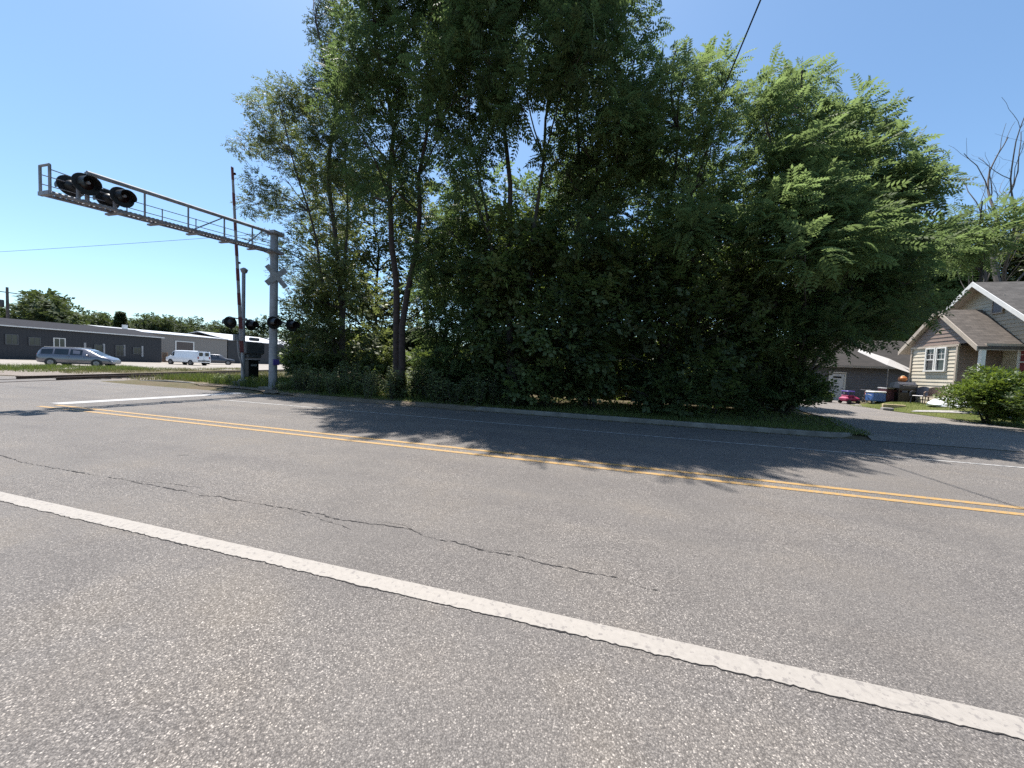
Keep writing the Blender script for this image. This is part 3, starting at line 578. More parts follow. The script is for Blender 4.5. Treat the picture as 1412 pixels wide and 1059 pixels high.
WD = [('fern like light green weed clump at the foot of the double trunk', 551, 12.3, .95, 30, .55, .2), ('tall spiked weed right of the fern like clump', 583, 12.6, 1.0, 5, .15, .14), ('sunlit sapling with bright leaves at the kerb', 655, 12.2, 1.05, 12, .4, .26), ('small grey weed below the sunlit sapling', 645, 11.7, .45, 8, .2, .12),
      ('tall grey green weed cluster left of the fern like clump', 505, 12.6, .9, 14, .45, .15), ('pale broad weed patch below the loose tree', 450, 12.6, .95, 26, .7, .18), ('yellow green weed at the foot of the cantilever mast', 393, 12.0, .5, 16, .35, .16), ('weed cluster behind the kerb midway to the double trunk', 480, 12.5, .8, 18, .5, .16), ('weed cluster in shade just right of the cantilever mast', 415, 12.5, .85, 20, .5, .16),
      ('lit weed with a pale flower head beneath the loose tree', 455, 14.2, 1.35, 16, .5, .2), ('tall weeds behind the pale broad patch', 480, 13.6, 1.3, 18, .5, .16), ('lone spiky weed between the fern like clump and the sapling', 612, 12.4, .6, 6, .2, .14), ('grey weed right of the sapling', 685, 12.1, .55, 8, .25, .13), ('low weed right of the grey weed near the kerb', 715, 12.0, .4, 8, .25, .13), ('weed in the shade at the foot of the gate mast', 352, 12.9, .5, 14, .4, .14), ('weed left of the gate mast foundation', 318, 13.2, .5, 14, .4, .14), ('sunlit weed on the verge left of the gate mast', 300, 13.6, .5, 14, .4, .14)]
for lab, px, Y, h, n, sp, L in WD: weed(lab, px, Y, h, n, 'weed', sp, L)
for k in range(52):
    x = random.uniform(-13.6, -1.5); y = edge_y(x)+random.uniform(.25, 1.6)+(.4 if x > -4 else 0); p_ = Vector((x, y, 0)); rr_ = random.random()
    def _g(px, Y, q=p_): return q
    _o = gpt; gpt = _g; weed('grey green weed among the thick weeds between the signal mast and the grove centre', 0, 0, random.uniform(.5, 1.35), random.randint(9, 20), 'weed', random.uniform(.2, .5), random.uniform(.1, .19), group='thick weeds between mast and grove centre'); gpt = _o
def grass(name, pts, hh, m='grass', spread=.05):
    n = len(pts); a = rng.random(n)*6.283; h = hh*rng.uniform(.4, 1.2, n); w = .005+.008*h/.3; lean = rng.normal(0, .35, (n, 2)); P = np.array([(x, y, hgt(x, y)-.01) for x, y in pts])
    sx = np.stack([np.cos(a), np.sin(a), 0*a], 1)*w[:, None]; tip = P+np.stack([lean[:, 0]*h, lean[:, 1]*h, h], 1); V = np.stack([P-sx, P+sx, tip+sx*.1, tip-sx*.1], 1).reshape(-1, 3); Fc = np.arange(n*4).reshape(-1, 4)
    o = np_mesh(name, V, Fc, np.repeat(rng.random(n), 4), m); o['kind'] = 'stuff'; return o
def rect(n, x0, x1, y0, y1, f=None, patchy=0):
    out = []
    while len(out) < n:
        x, y = random.uniform(x0, x1), random.uniform(y0, y1)
        if f and not f(x, y): continue
        if patchy and noise.noise((x*.6, y*.6, 3)) < random.uniform(-patchy, patchy)*1.0: continue
        out.append((x, y))
    return out
grass('verge_grass', rect(26000, -13, 8.6, 11.36, 14.5, lambda x, y: x < 7.0+(y-11.2)*.25), .12)
grass('tall_grass', rect(9000, -19, -3, 11.9, 14.5, lambda x, y: y > 11.7+max(0, (-10-x))*.12, .3), .42)
grass('verge_grass', rect(9000, -27, -15.5, 12.9, 18, lambda x, y: (Vector((x, y, 0))-TC).dot(TN) > 2.2 and y > 13.3-(x+20)*.15, .35), .3, 'grass')
grass('dry_grass', rect(6000, -40, -15.5, 12.9, 40, lambda x, y: 1.9 < (Vector((x, y, 0))-TC).dot(TN) < 6, .35), .3, 'dry')
grass('lawn_grass', rect(26000, 14.45, 24, 12, 22.5), .07)
grass('lawn_grass', rect(5000, 14.3, 19, 22.5, 25), .07)
grass('verge_grass', rect(14000, -47, -31, 9, 24, lambda x, y: -15 < (Vector((x, y, 0))-TC).dot(TN) < -6.0 and (Vector((x, y, 0))-TC).dot(TD) > -3, .3), .24)
grass('dry_grass', rect(5000, -45, -30, 14, 34, lambda x, y: -8 < (Vector((x, y, 0))-TC).dot(TN) < -3.6, .4), .2, 'dry')
# leaf litter on the kerb edge
P = np.array([(x, y, .008+.13*(y > 11.2)) for x, y in rect(1500, -9, 6, 10.9, 11.7)]); V, Fc, t = scatter(P, rng.normal(0, 1, (1500, 3))*[1, 1, .1], rng.uniform(.03, .08, 1500), (np.array([(0, 0, 0), (.3, .5, .08), (0, 1, 0), (-.3, .5, .06)], np.float32), np.array([(0, 1, 2, 3)])), rng.random(1500), .2)
np_mesh('leaf_litter', V, Fc, t, 'dry')['kind'] = 'stuff'

# ---------------------------------------------------------------- railway signals
def signal_head(parent, c, face, visor=.28, lensm='lens'):
    """round background disc, lamp housing, hood and lens; face = horizontal direction of the light"""
    f = Vector(face).normalized(); c = Vector(c)
    h = MB(); h.lathe(c-f*.03, f, [(0, .275), (.012, .28), (.024, .275), (.026, .12)], 28)
    h.lathe(c-f*.16, f, [(-.03, .05), (0, .12), (.06, .15), (.14, .155)], 20); o = h.build('signal_head', 'black', parent)
    v = MB(); s = Vector((-f.y, f.x, 0)); up = Vector((0, 0, 1)); ro = []; n = 15
    for d, k in ((0, 1), (visor, .93)):
        ro.append([c+f*d+(s*math.cos(a)+up*math.sin(a))*.2*k for a in [R(-25+230*i/n) for i in range(n+1)]])
    vs = ro[0]+ro[1]; m = n+1; inner = [p-(p-c-f*((p-c).dot(f))).normalized()*.012 for p in vs]
    fs = [(i, i+1, i+1+m, i+m) for i in range(n)]; k = 2*m; fs2 = [(i+k+m, i+1+k+m, i+1+k, i+k) for i in range(n)]
    rim = [(i+m, i+1+m, i+1+m+k, i+m+k) for i in range(n)]
    v.add(vs+inner, fs+fs2+rim, True); v.build('visor', 'black', o)
    l = MB(); l.lathe(c, f, [(0, .145), (.02, .14), (.035, .1), (.042, .02)], 20); l.build('lens', lensm, o); return o
def crossbuck(parent, c, face, L=1.2):
    f = Vector(face).normalized(); s = Vector((-f.y, f.x, 0)); b = MB(); b2 = MB()
    for bb, sg, d in ((b, 1, 0), (b2, -1, .012)):
        a = (s*sg+Vector((0, 0, 1))).normalized(); w = a.cross(f).normalized()*.115; cc = Vector(c)+f*d
        bb.prism([cc-a*L/2-w, cc-a*L/2+w, cc+a*L/2+w, cc+a*L/2-w], f*.008)
        bb.build('crossbuck_blade', 'sign', parent)
CX, CY = -14.4, 12.4; cz = hgt(CX, CY)
ca = thing('cantilever_signal', (CX, CY, cz), 'grey steel cantilever railway signal with a walkway arm reaching over the road', 'railway signal')
b = MB(); b.lathe((0, 0, -.1), (0, 0, 1), [(0, .165), (3.4, .16), (7.1-cz, .15), (7.13-cz, .135), (7.15-cz, .02)], 24); b.lathe((0, 0, 0), (0, 0, 1), [(-.05, .34), (.05, .34)], 20); b.build('mast', 'steel', ca)
b = MB(); b.box((0, 0, .02), (.75, .75, .16)); b.build('foundation', 'kerb', ca)
AY0 = 5.85-CY; zl0, zl1 = 5.56-cz, 6.18-cz; zu1 = 7.0-cz
def zl(y): return zl0+(zl1-zl0)*(y-AY0)/(-AY0)
for sx in (-1, 1):
    b = MB(); b.tube([(sx*.2, AY0, zl(AY0)), (sx*.2, .1, zl(0.1))], .045, 8); b.build('lower_chord', 'steeld', ca)
b = MB(); b.tube([(0, 6.62-CY, 6.5-cz), (0, .1, zu1)], .065, 8); b.build('upper_chord', 'steeld', ca)
for z_ in (zu1, zl(0)): b = MB(); b.box((0, 0, z_), (.56, .5, .12)); b.build('arm_bracket', 'steeld', ca)
ys = [6.62, 7.9, 9.1, 10.3, 11.4]
def zu(y): return 6.5-cz+(zu1-6.5+cz)*(y-(6.62-CY))/(-(6.62-CY))
for y in ys:
    yy = y-CY; b = MB()
    b.tube([(0, yy, zl(yy)), (0, yy, zu(yy))], .026 if y > 7 else .05, 6); b.tube([(-.2, yy, zl(yy)), (.2, yy, zl(yy))], .028, 6); b.build('arm_strut', 'steeld', ca)
for y0, y1 in ((9.1, 10.3), (11.0, 11.9)): b = MB(); b.tube([(.2, y0-CY, zl(y0-CY)), (.0, y1-CY, zu(y1-CY))], .02, 6); b.build('arm_brace', 'steel', ca)
b = MB()
for k in range(60):
    y = AY0+.05+k*.11; b.box((0, y, zl(y)+.035), (.5, .05, .02))
for y in (7.2, 8.2, 9.3, 10.4, 11.5): b.box((0, y-CY, zl(y-CY)-.07), (.75, .09, .05))
b.build('walkway', 'steeld', ca)
b = MB()                                                     # walkway handrails
for sx in (-.25,):
    for hh in (.28, .52):
        b.tube([(sx, AY0, zl(AY0)+hh), (sx, 0, zl(0)+hh)], .014, 6)
    for y in (7.6, 8.5, 9.5, 10.5, 11.6): b.tube([(sx, y-CY, zl(y-CY)), (sx, y-CY, zl(y-CY)+.54)], .016, 6)
b.build('handrail', 'steeld', ca)
b = MB()
for sx in (-.2, .2): b.tube([(sx, AY0, zl0-.03), (sx, AY0, zl0+.72)], .032, 6)
b.tube([(-.2, AY0, zl0+.72), (.2, AY0, zl0+.72)], .032, 6); b.tube([(.2, AY0, zl0+.6), (.2, AY0+1.2, zl0+.62)], .014, 6); b.box((0, AY0, zl0), (.44, .08, .1)); b.build('end_guard', 'steeld', ca)
for y in (6.45, 7.2):
    b = MB(); b.tube([(-.45, y-CY, 6.08-cz), (.45, y-CY, 6.1-cz)], .04, 8); b.tube([(0, y-CY, zl(y-CY)), (0, y-CY, 6.1-cz)], .045, 8); b.build('head_bracket', 'steeld', ca)
for y in (6.45, 7.2):
    for sx in (-1, 1): signal_head(ca, (sx*.34, y-CY, 6.07-cz), (sx, -.12*0, 0))
b = MB(); b.tube([(.28, -.5, 3.12-cz), (.28, .75, 3.12-cz)], .035, 8); b.box((.12, 0, 3.12-cz), (.4, .18, .16)); b.build('crossarm', 'steel', ca)
for y in (-.3, .62): signal_head(ca, (.36, y, 3.04-cz), (1, -.12, 0))
crossbuck(ca, (.2, -.06, 5.1-cz), (1, -.3, 0), 1.1)
b = MB(); b.box((.2, -.02, 1.32-cz), (.02, .3, .26)); b.build('number_plate', 'purple', ca)

GX, GY = -17.0, 13.05; gz = hgt(GX, GY)
ga = thing('crossing_gate', (GX, GY, gz), 'crossing gate mast with round flashers and its striped arm raised', 'crossing gate')
b = MB(); b.lathe((0, 0, -.1), (0, 0, 1), [(0, .085), (5.8-gz, .075), (5.83-gz, .06), (5.84-gz, .01)], 18); b.lathe((0, 0, 0), (0, 0, 1), [(-.05, .2), (.25, .2), (.28, .1)], 18); b.build('mast', 'steel', ga)
b = MB(); b.box((0, 0, .06), (.6, .6, .24)); b.build('foundation', 'kerb', ga)
b = MB(); b.tube([(.1, -.7, 3.3-gz), (.1, .45, 3.3-gz)], .03, 8); b.box((.05, 0, 3.3-gz), (.25, .12, .14)); b.build('crossarm', 'steel', ga)
signal_head(ga, (.0, -.62, 3.08-gz), (-1, .1, 0)); signal_head(ga, (.12, .28, 3.08-gz), (1, .1, 0))
b = MB(); b.lathe((0, .02, 5.5-gz), (0, 0, 1), [(0, .03), (.05, .12), (.2, .16), (.28, .05)], 14); b.build('bell', 'steel', ga)
b = MB(); b.box((.02, .42, 1.95-gz), (.5, .95, .62), bev=.06); b.box((.02, .42, 1.56-gz), (.4, .7, .2), bev=.04); b.build('mechanism_box', 'box', ga)
b = MB()
for k in range(11):
    pass
A0, A1 = Vector((.3, -.3, 1.7-gz)), Vector((.34, -.82, 10.0-gz)); nb = 15
def armquad(mb, t0, t1, g, d):
    p, q = A0.lerp(A1, t0), A0.lerp(A1, t1); w0, w1 = .085*(1-.45*t0)+g, .085*(1-.45*t1)+g
    return mb.prism([p+Vector((-g, -w0, 0)), p+Vector((-g, w0, 0)), q+Vector((-g, w1, 0)), q+Vector((-g, -w1, 0))], (d, 0, 0))
ar = armquad(MB(), 0, 1, 0, .03).build('gate_arm', 'armwhite', ga)
for k in range(0, nb, 2): armquad(MB(), k/nb, (k+1)/nb, .003, .036).build('red_stripe', 'armred', ar)
for k in (.5, .72, .97): p = A0.lerp(A1, k); l_ = MB(); l_.lathe(p+Vector((-.03, .08, 0)), (1, 0, 0), [(0, .05), (.1, .05)], 10); l_.build('arm_lamp', 'lens', ar)
b = MB(); b.tube([(.15, -.2, 2.0-gz), (.3, -.5, 2.25-gz), (.28, -.42, 1.6-gz), (.2, -.2, 1.1-gz), (.1, -.05, .7-gz)], .035, 8); b.build('conduit', 'steel', ga)
for y_, d_ in ((-.45, (.12, .4, .3)), (.35, (.08, .5, .16))): b = MB(); b.box((.25, y_, 2.38-gz), d_, bev=.03); b.build('counterweight', 'steeld', ga)
cb = thing('relay_box', (-17.7, 13.95, hgt(-17.7, 13.95)), 'black relay box on a short post right of the gate mast', 'equipment box')
b = MB(); b.box((0, 0, .75), (.5, .55, .85), bev=.03); b.box((0, 0, 1.2), (.56, .62, .05)); b.build('cabinet', 'black', cb)
b = MB(); b.lathe((0, 0, -.05), (0, 0, 1), [(0, .07), (.4, .07)], 10); b.build('post', 'steeld', cb)
b = MB(); b.box((.256, 0, .95), (.006, .3, .1)); b.build('nameplate', 'graytrim', cb)

# ---------------------------------------------------------------- wires and far pole
def wire(label, pts, r, sag):
    b = MB(); a, c = Vector(pts[0]), Vector(pts[1]); b.tube([a.lerp(c, i/24)-Vector((0, 0, 4*sag*(i/24)*(1-i/24))) for i in range(25)], r, 5)
    return tag(b.build('overhead_wire', 'cable'), label, 'wire')
wire('overhead wire crossing the road and running down into the treetops', [(2.8, -14, 9.9), (2.8, 42, 9.5)], .018, .2)
p, q = atY(-300, 362, 24), atY(420, 318, 34); wire('thin overhead wire crossing the sky below the cantilever arm', [p, q], .022, .35)
p = atY(12, 490, 33); p.z = 0; up = thing('utility_pole', p, 'wooden utility pole with a transformer beyond the charcoal building', 'utility pole')
H = atY(12, 396, 33).z; b = MB(); b.lathe((0, 0, -.2), (0, 0, 1), [(0, .22), (H+.2, .14)], 10); b.build('pole', 'pole', up)
b = MB(); b.lathe((.2, -.75, H-3.2), (0, 0, 1), [(0, .3), (.05, .36), (1.1, .36), (1.15, .2)], 12); b.build('transformer', 'box', up)
b = MB(); b.box((0, 0, H-.8), (.12, 2.0, .12)); b.build('crossarm', 'pole', up)

# ---------------------------------------------------------------- buildings on the left
def atX(x, y, X):
    d = RM @ _ray(x, y); return Vector((0, 0, CAM_H)) + d*(X/d.x)
def wy(px, X): return atX(px, 490, X).y
def face_window(parent, X, y0, y1, z0, z1, pane='glass', fr='graytrim', name='window', mull=True):
    f = MB()
    w = .09
    for c, d in (((X-.0, (y0+y1)/2, z0-w/2), (.10, y1-y0+2*w, w)), ((X, (y0+y1)/2, z1+w/2), (.10, y1-y0+2*w, w)), ((X, y0-w/2, (z0+z1)/2), (.10, w, z1-z0)), ((X, y1+w/2, (z0+z1)/2), (.10, w, z1-z0))): f.box(c, d)
    if mull: f.box((X, (y0+y1)/2, (z0+z1)/2), (.07, .05, z1-z0))
    o = f.build(name, fr, parent); p = MB(); p.box((X-.0, (y0+y1)/2, (z0+z1)/2), (.03, y1-y0, z1-z0)); p.build('pane', pane, o); return o
an = thing('warehouse', (-74.5, 10, 0), 'long low charcoal metal building with windows behind the parked minivan', 'building'); ox, oy = 74.5, -10
b = MB(); b.prism([(3.5, -60, -.2), (3.5, 31, -.2), (3.5, 31, 4.02), (3.5, -60, 4.02)], (-7, 0, 0)); b.build('wall', 'darkmetal', an)
b = MB(); b.prism([(3.75, -60, 4.05), (-3.5, -60, 5.25), (-3.5, -60, 5.35), (3.75, -60, 4.15)], (0, 91.3, 0)); rf = b.build('roof', 'darkroof', an); b = MB(); b.box((3.8, -14.4, 4.09), (.1, 91.3, .14)); b.build('gutter', 'trim', rf)
b = MB(); b.prism([(-3.5, 31, 4.0), (3.5, 31, 4.0), (-3.5, 31, 5.2)], (0, -.1, 0)); b.build('gable_wall', 'darkmetal', an)
for x0, x1, z0, z1, fr, pn in ((9, 24, 1.9, 3.0, 'box', 'glass'), (41, 55, 1.9, 2.8, 'box', 'glass'), (75, 89, 1.7, 2.9, 'trim', 'glass'), (131, 141, .2, 2.3, 'box', 'glass'), (160, 170, .9, 2.4, 'box', 'glass'), (184, 194, 1.3, 2.2, 'box', 'glass')):
    face_window(an, 3.53, wy(x0, -71)+oy, wy(x1, -71)+oy, z0, z1, pn, fr)
for x in (117, 143, 171, 196): b = MB(); b.box((3.54, wy(x, -71)+oy, 1.7), (.08, .22, 1.7)); b.build('downpipe', 'graytrim', an)
def warehouse(label, X, y0, y1, ze, zr, depth, wallm, roofm='whiteroof'):
    o = thing('warehouse', (X, y0, 0), label, 'building'); L = y1-y0
    b = MB(); b.prism([(0, 0, -.2), (0, L, -.2), (0, L, ze), (0, 0, ze)], (-depth*2, 0, 0)); b.build('wall', wallm, o)
    b = MB(); b.prism([(.3, -.05, ze+.02), (-depth, -.05, zr), (-2*depth-.3, -.05, ze+.02), (-2*depth-.3, -.05, ze+.16), (-depth, -.05, zr+.14), (.3, -.05, ze+.16)], (0, L+.1, 0)); b.build('roof', roofm, o); return o
o = warehouse('beige metal warehouse with a wide overhead door behind the white van', -78.2, 40.4, 56.6, 4.95, 5.9, 11, 'beige')
b = MB(); ya, yb = wy(243, -78.2)-40.4, wy(266, -78.2)-40.4; b.box((.02, (ya+yb)/2, 1.9), (.06, yb-ya, 3.9)); d = b.build('overhead_door', 'brownmetal', o); b = MB()
b.box((.03, (ya+yb)/2, 3.93), (.1, yb-ya+.4, .16)); b.box((.03, ya-.1, 1.9), (.1, .2, 3.9)); b.box((.03, yb+.1, 1.9), (.1, .2, 3.9)); b.build('door_frame', 'trim', d)
b = MB(); b.box((-2, .8, 5.6), (.5, .5, 1.1)); b.build('roof_vent', 'trim', o)
warehouse('second charcoal metal warehouse with a white roof, to the right of the beige one', -78.2, 56.8, 71, 4.85, 6.6, 9, 'darkmetal')
warehouse('brown metal warehouse with a bright white roof seen between the two signal masts', -78, 73, 92, 3.7, 6.6, 9, 'brownmetal')

# ---------------------------------------------------------------- vehicles
def vehicle(label, cat, name, loc, rz, paint, secs, wheels, wr, glassp, front_i, rear_i, scale=1.0, lamps=None, extra=None):
    """secs: (x, z_bottom, z_belt, z_roof, half_width, half_width_roof); nose at +x"""
    root = thing(name, loc, label, cat, rz); root.scale = (scale,)*3
    def ring(s):
        x, zb, zt, zr, w, wr_ = s; zm = zb+(zt-zb)*.5
        half = [(w*.9, zb), (w*.985, zb+.08), (w, zm), (w*.985, zt-.05), (w*.96, zt), (wr_+(w*.96-wr_)*.06, zt+(zr-zt)*.92), (wr_*.86, zr), (wr_*.4, zr+.012)]
        return [Vector((x, y, z)) for y, z in half]+[Vector((x, -y, z)) for y, z in reversed(half)]
    rings = [ring(s) for s in secs]; b = MB(); b.loft(rings, True, True); body = b.build('body', paint, root)
    def panel(i, j, u0=.08, u1=.88, e0=.06, e1=.94):
        for side in (0, 1):
            q = []
            A = [rings[i], rings[j]]; k4, k5 = (4, 5) if side == 0 else (11, 10)
            for t, u in ((e0, u0), (e1, u0), (e1, u1), (e0, u1)):
                p = A[0][k4].lerp(A[1][k4], t); r = A[0][k5].lerp(A[1][k5], t); q.append(p.lerp(r, u))
            n = (q[1]-q[0]).cross(q[3]-q[0]).normalized(); n = n if n.y*(1 if side == 0 else -1) > 0 else -n
            m = MB(); m.prism([v-n*.01 for v in q], n*.016); m.build('side_window', 'glass', root)
    for i, j in glassp: panel(i, j)
    for (i, j), nm in ((front_i, 'windscreen'), (rear_i, 'rear_window')):
        a, c = rings[i], rings[j]; q = [a[6].lerp(c[6], .08)*1, c[6].lerp(a[6], .06), c[9].lerp(a[9], .06), a[9].lerp(c[9], .08)]
        n = (q[1]-q[0]).cross(q[3]-q[0]).normalized(); n = n if n.z > 0 or abs(n.z) < .1 and n.x*(1 if nm == 'windscreen' else -1) > 0 else -n
        m = MB(); m.prism([v-n*.01 for v in q], n*.022); m.build(nm, 'glass', root)
    w = max(s[4] for s in secs)
    for x in wheels:
        for s in (-1, 1):
            a = MB(); a.lathe((x, s*(w-.16), wr*1.02), (0, s, 0), [(0, wr*1.16), (.166, wr*1.16)], 22); a.build('wheel_arch', 'black', root)
            t = MB(); t.lathe((x, s*(w-.21), wr), (0, s, 0), [(0, wr*.9), (.03, wr), (.2, wr), (.225, wr*.9), (.225, wr*.66), (.2, wr*.64)], 22); ty = t.build('wheel', 'rubber', root)
            r = MB(); r.lathe((x, s*(w-.005), wr), (0, s, 0), [(-.03, wr*.66), (.012, wr*.64), (.018, wr*.5)], 16)
            for k in range(5): a_ = k*1.2566; r.box((x+math.cos(a_)*wr*.34, s*(w+.016), wr+math.sin(a_)*wr*.34), (wr*.62, .02, wr*.16), ry=-a_)
            r.build('rim', 'rim', ty)
    xf, xr = secs[-1], secs[0]
    for s in (-1, 1):
        m = MB(); m.box((xr[0]+.03, s*xr[4]*.84, xr[2]*.93), (.12, .16, .34), bev=.02); m.build('tail_lamp', 'lamp', root)
        m = MB(); m.box((xf[0]-.10, s*xf[4]*.78, xf[2]*.93), (.2, .3, .13), bev=.02); m.build('headlight', 'head', root)
        i = front_i[0]; m = MB(); m.box((secs[i][0]+.05, s*(secs[i][4]+.12), secs[i][2]+.08), (.14, .2, .15), bev=.03); m.build('wing_mirror', paint, root)
    m = MB(); m.box((xr[0]-.01, 0, xr[1]+.16), (.1, xr[4]*1.7, .16), bev=.02); m.build('rear_bumper', paint if cat != 'van' else 'black', root)
    m = MB(); m.box((xf[0]+.0, 0, xf[1]+.12), (.1, xf[4]*1.7, .18), bev=.02); m.build('front_bumper', paint, root)
    return root
MINI = [(-2.5, .42, .98, 1.0, .82, .7), (-2.42, .32, 1.02, 1.3, .93, .74), (-2.22, .3, 1.04, 1.64, .97, .72), (-1.35, .24, 1.04, 1.735, .99, .74), (-.3, .22, 1.02, 1.745, .99, .74), (.62, .22, 1.0, 1.68, .99, .72), (.95, .22, .99, 1.55, .985, .7), (1.72, .24, 1.0, 1.07, .98, .74), (2.25, .28, .86, .9, .93, .7), (2.5, .34, .66, .7, .74, .55)]
g_ = atY(112, 506, 21.2)
mv = vehicle('silver blue minivan parked in front of the charcoal building', 'minivan', 'minivan', (g_.x, g_.y, -.02), R(37), 'carbody', MINI, (-1.5, 1.58), .34, [(2, 3), (3, 4), (4, 5), (6, 7)], (6, 7), (1, 2), .97)
for s in (-1, 1):
    m = MB(); m.tube([(-2.1, s*.62, 1.74), (.4, s*.62, 1.78)], .025, 6); m.build('roof_rail', 'graytrim', mv)
    for x in (-.35, .62): m = MB(); m.box((x, s*1.0, .9), (.2, .03, .035)); m.build('door_handle', 'rim', mv)
VAN = [(-2.85, .5, 1.2, 2.0, .95, .86), (-2.8, .42, 1.25, 2.07, 1.0, .88), (-1.6, .4, 1.25, 2.09, 1.0, .9), (.4, .4, 1.24, 2.09, 1.0, .9), (1.1, .4, 1.22, 2.06, 1.0, .88), (1.45, .4, 1.2, 1.98, .99, .84), (2.05, .42, 1.2, 1.28, .98, .8), (2.65, .45, 1.0, 1.05, .94, .75), (2.8, .5, .8, .84, .85, .65)]
p = atY(259, 502, 37.2)
wv = vehicle('white cargo van parked with its rear doors towards the road', 'van', 'cargo_van', (p.x, p.y, -.02), math.atan2(-.08, -.99), 'vanwhite', VAN, (-1.75, 1.75), .37, [(4, 5), (5, 6)], (5, 6), (0, 1), 1.0)
for s in (-1, 1): m = MB(); m.box((-2.87, s*.42, 1.62), (.04, .5, .5), bev=.01); m.build('rear_window', 'glass', wv)
m = MB(); m.box((-2.86, 0, 1.1), (.02, .02, 1.3)); m.box((-2.87, 0, .75), (.04, .4, .16)); m.build('rear_door_seam', 'graytrim', wv)
SUV = [(-2.3, .45, .98, 1.02, .84, .7), (-2.22, .38, 1.02, 1.35, .92, .74), (-1.95, .36, 1.03, 1.68, .94, .72), (-1.0, .34, 1.03, 1.76, .95, .74), (.3, .34, 1.02, 1.72, .95, .72), (.6, .34, 1.02, 1.6, .95, .7), (1.2, .34, 1.02, 1.08, .94, .75), (2.0, .38, .95, 1.0, .9, .7), (2.3, .45, .8, .84, .8, .6)]
p = atY(300, 502, 45.5)
vehicle('dark sport utility car parked just right of the white van', 'car', 'parked_car', (p.x, p.y, -.02), R(52), 'suv', SUV, (-1.4, 1.45), .37, [(2, 3), (3, 4), (5, 6)], (5, 6), (1, 2))
p = atX(216, 499, -74.5); pl = thing('pallet_stack', (p.x, p.y, 0), 'stack of orange brown wooden pallets against the beige wall', 'pallets')
for k in range(9):
    m = MB(); m.box((0, 0, .13+k*.19), (1.2, 2.6, .03))
    for y in (-1.2, 0, 1.2): m.box((0, y, .06+k*.19), (1.2, .12, .10))
    m.build('pallet', 'woodd', pl)

# ---------------------------------------------------------------- house
HX, HY, HZ = 19.2, 24.35, .42
ho = thing('house', (HX, HY, HZ), 'tan sided house with steep brown roofs and a white framed double window', 'house')
def lap(mb, o, t, n, L0, L1, z0, z1, p=.2, th=.028):
    """lapped boards on a wall; L0/L1 are functions of z giving the ends along t"""
    o, t, n = Vector(o), Vector(t), Vector(n); k = 0; z = z0
    while z < z1-1e-4:
        y = min(z+p, z1); q = lambda u, zz, d: o+t*u+n*d+Vector((0, 0, zz)); a, c = L0(z), L1(z); a2, c2 = L0(y), L1(y)
        mb.add([q(a, z, th), q(c, z, th), q(c2, y, 0.004), q(a2, y, .004), q(a, z, 0), q(c, z, 0)], [(0, 1, 2, 3), (4, 5, 1, 0)]); z = y
def hz(z): return z-HZ
W = (Vector((0, 1, 0)), Vector((-1, 0, 0)))
wx = 17.5-HX; wy0, wy1 = 23.15-HY, 25.95-HY; ez = 3.62-HZ; pk = 5.5-HZ; sl_ = .93
# wing: west wall, south wall, gable above
b = MB(); lap(b, (wx, 0, 0), *W, lambda z: wy0, lambda z: wy1, -.3, ez+.1); b.add([(wx, wy0, -.3), (wx, wy1, -.3), (wx, wy1, ez+.1), (wx, wy0, ez+.1)], [(0, 1, 2, 3)])
b.add([(wx, wy1, -.3), (0, wy1, -.3), (0, wy1, ez+.1), (wx, wy1, ez+.1)], [(0, 1, 2, 3)]); b.build('wing_wall', 'tan', ho)
b = MB(); b.box((wx-.03, wy1-.03, (ez-.3)/2), (.08, .08, ez+.3)); b.box((wx-.03, wy0+.03, (ez-.3)/2), (.08, .08, ez+.3)); b.box((wx-.03, (wy0+wy1)/2, ez+.02), (.08, wy1-wy0+.1, .12)); b.build('corner_board', 'soffit', ho)
b = MB(); lap(b, (wx-.01, 0, 0), *W, lambda z: -(1.75-(z-ez)/sl_), lambda z: 1.75-(z-ez)/sl_, ez+.1, pk-.12, .2); b.build('wing_gable', 'brown', ho)
b = MB(); b.add([(wx, wy0, -.3), (0, wy0, -.3), (0, wy0, ez), (wx, wy0, ez)], [(0, 1, 2, 3)]); lap(b, (0, wy0, 0), (1, 0, 0), (0, -1, 0), lambda z: wx, lambda z: 0, -.3, ez); b.build('porch_wall', 'brown', ho)
def gable_roof(name, m, x0, x1, half, ze, zp, th=.14, parent=ho, fascia='trim'):
    b = MB()
    for s in (-1, 1): b.prism([(x0, 0, zp), (x0, s*half, ze), (x0, s*half, ze+th), (x0, 0, zp+th)] if s > 0 else [(x0, s*half, ze), (x0, 0, zp), (x0, 0, zp+th), (x0, s*half, ze+th)], (x1-x0, 0, 0))
    o = b.build(name, m, parent); f = MB()
    for s in (-1, 1): f.prism([(x0-.04, 0, zp-.09), (x0-.04, s*(half+.03), ze-.09), (x0-.04, s*(half+.03), ze+th+.02), (x0-.04, 0, zp+th+.02)], (.038, 0, 0))
    f.build('fascia', fascia, o)
    g = MB()
    for s in (-1, 1): g.prism([(x0+.01, 0, zp-.03), (x0+.01, s*half, ze-.03), (x0+.01, s*half, ze-.004), (x0+.01, 0, zp-.004)], (x1-x0-.02, 0, 0))
    g.build('soffit', 'soffit', o); return o
gable_roof('wing_roof', 'shingle', wx-.17, -.02, 2.3, pk-2.3*sl_, pk, fascia='soffit')
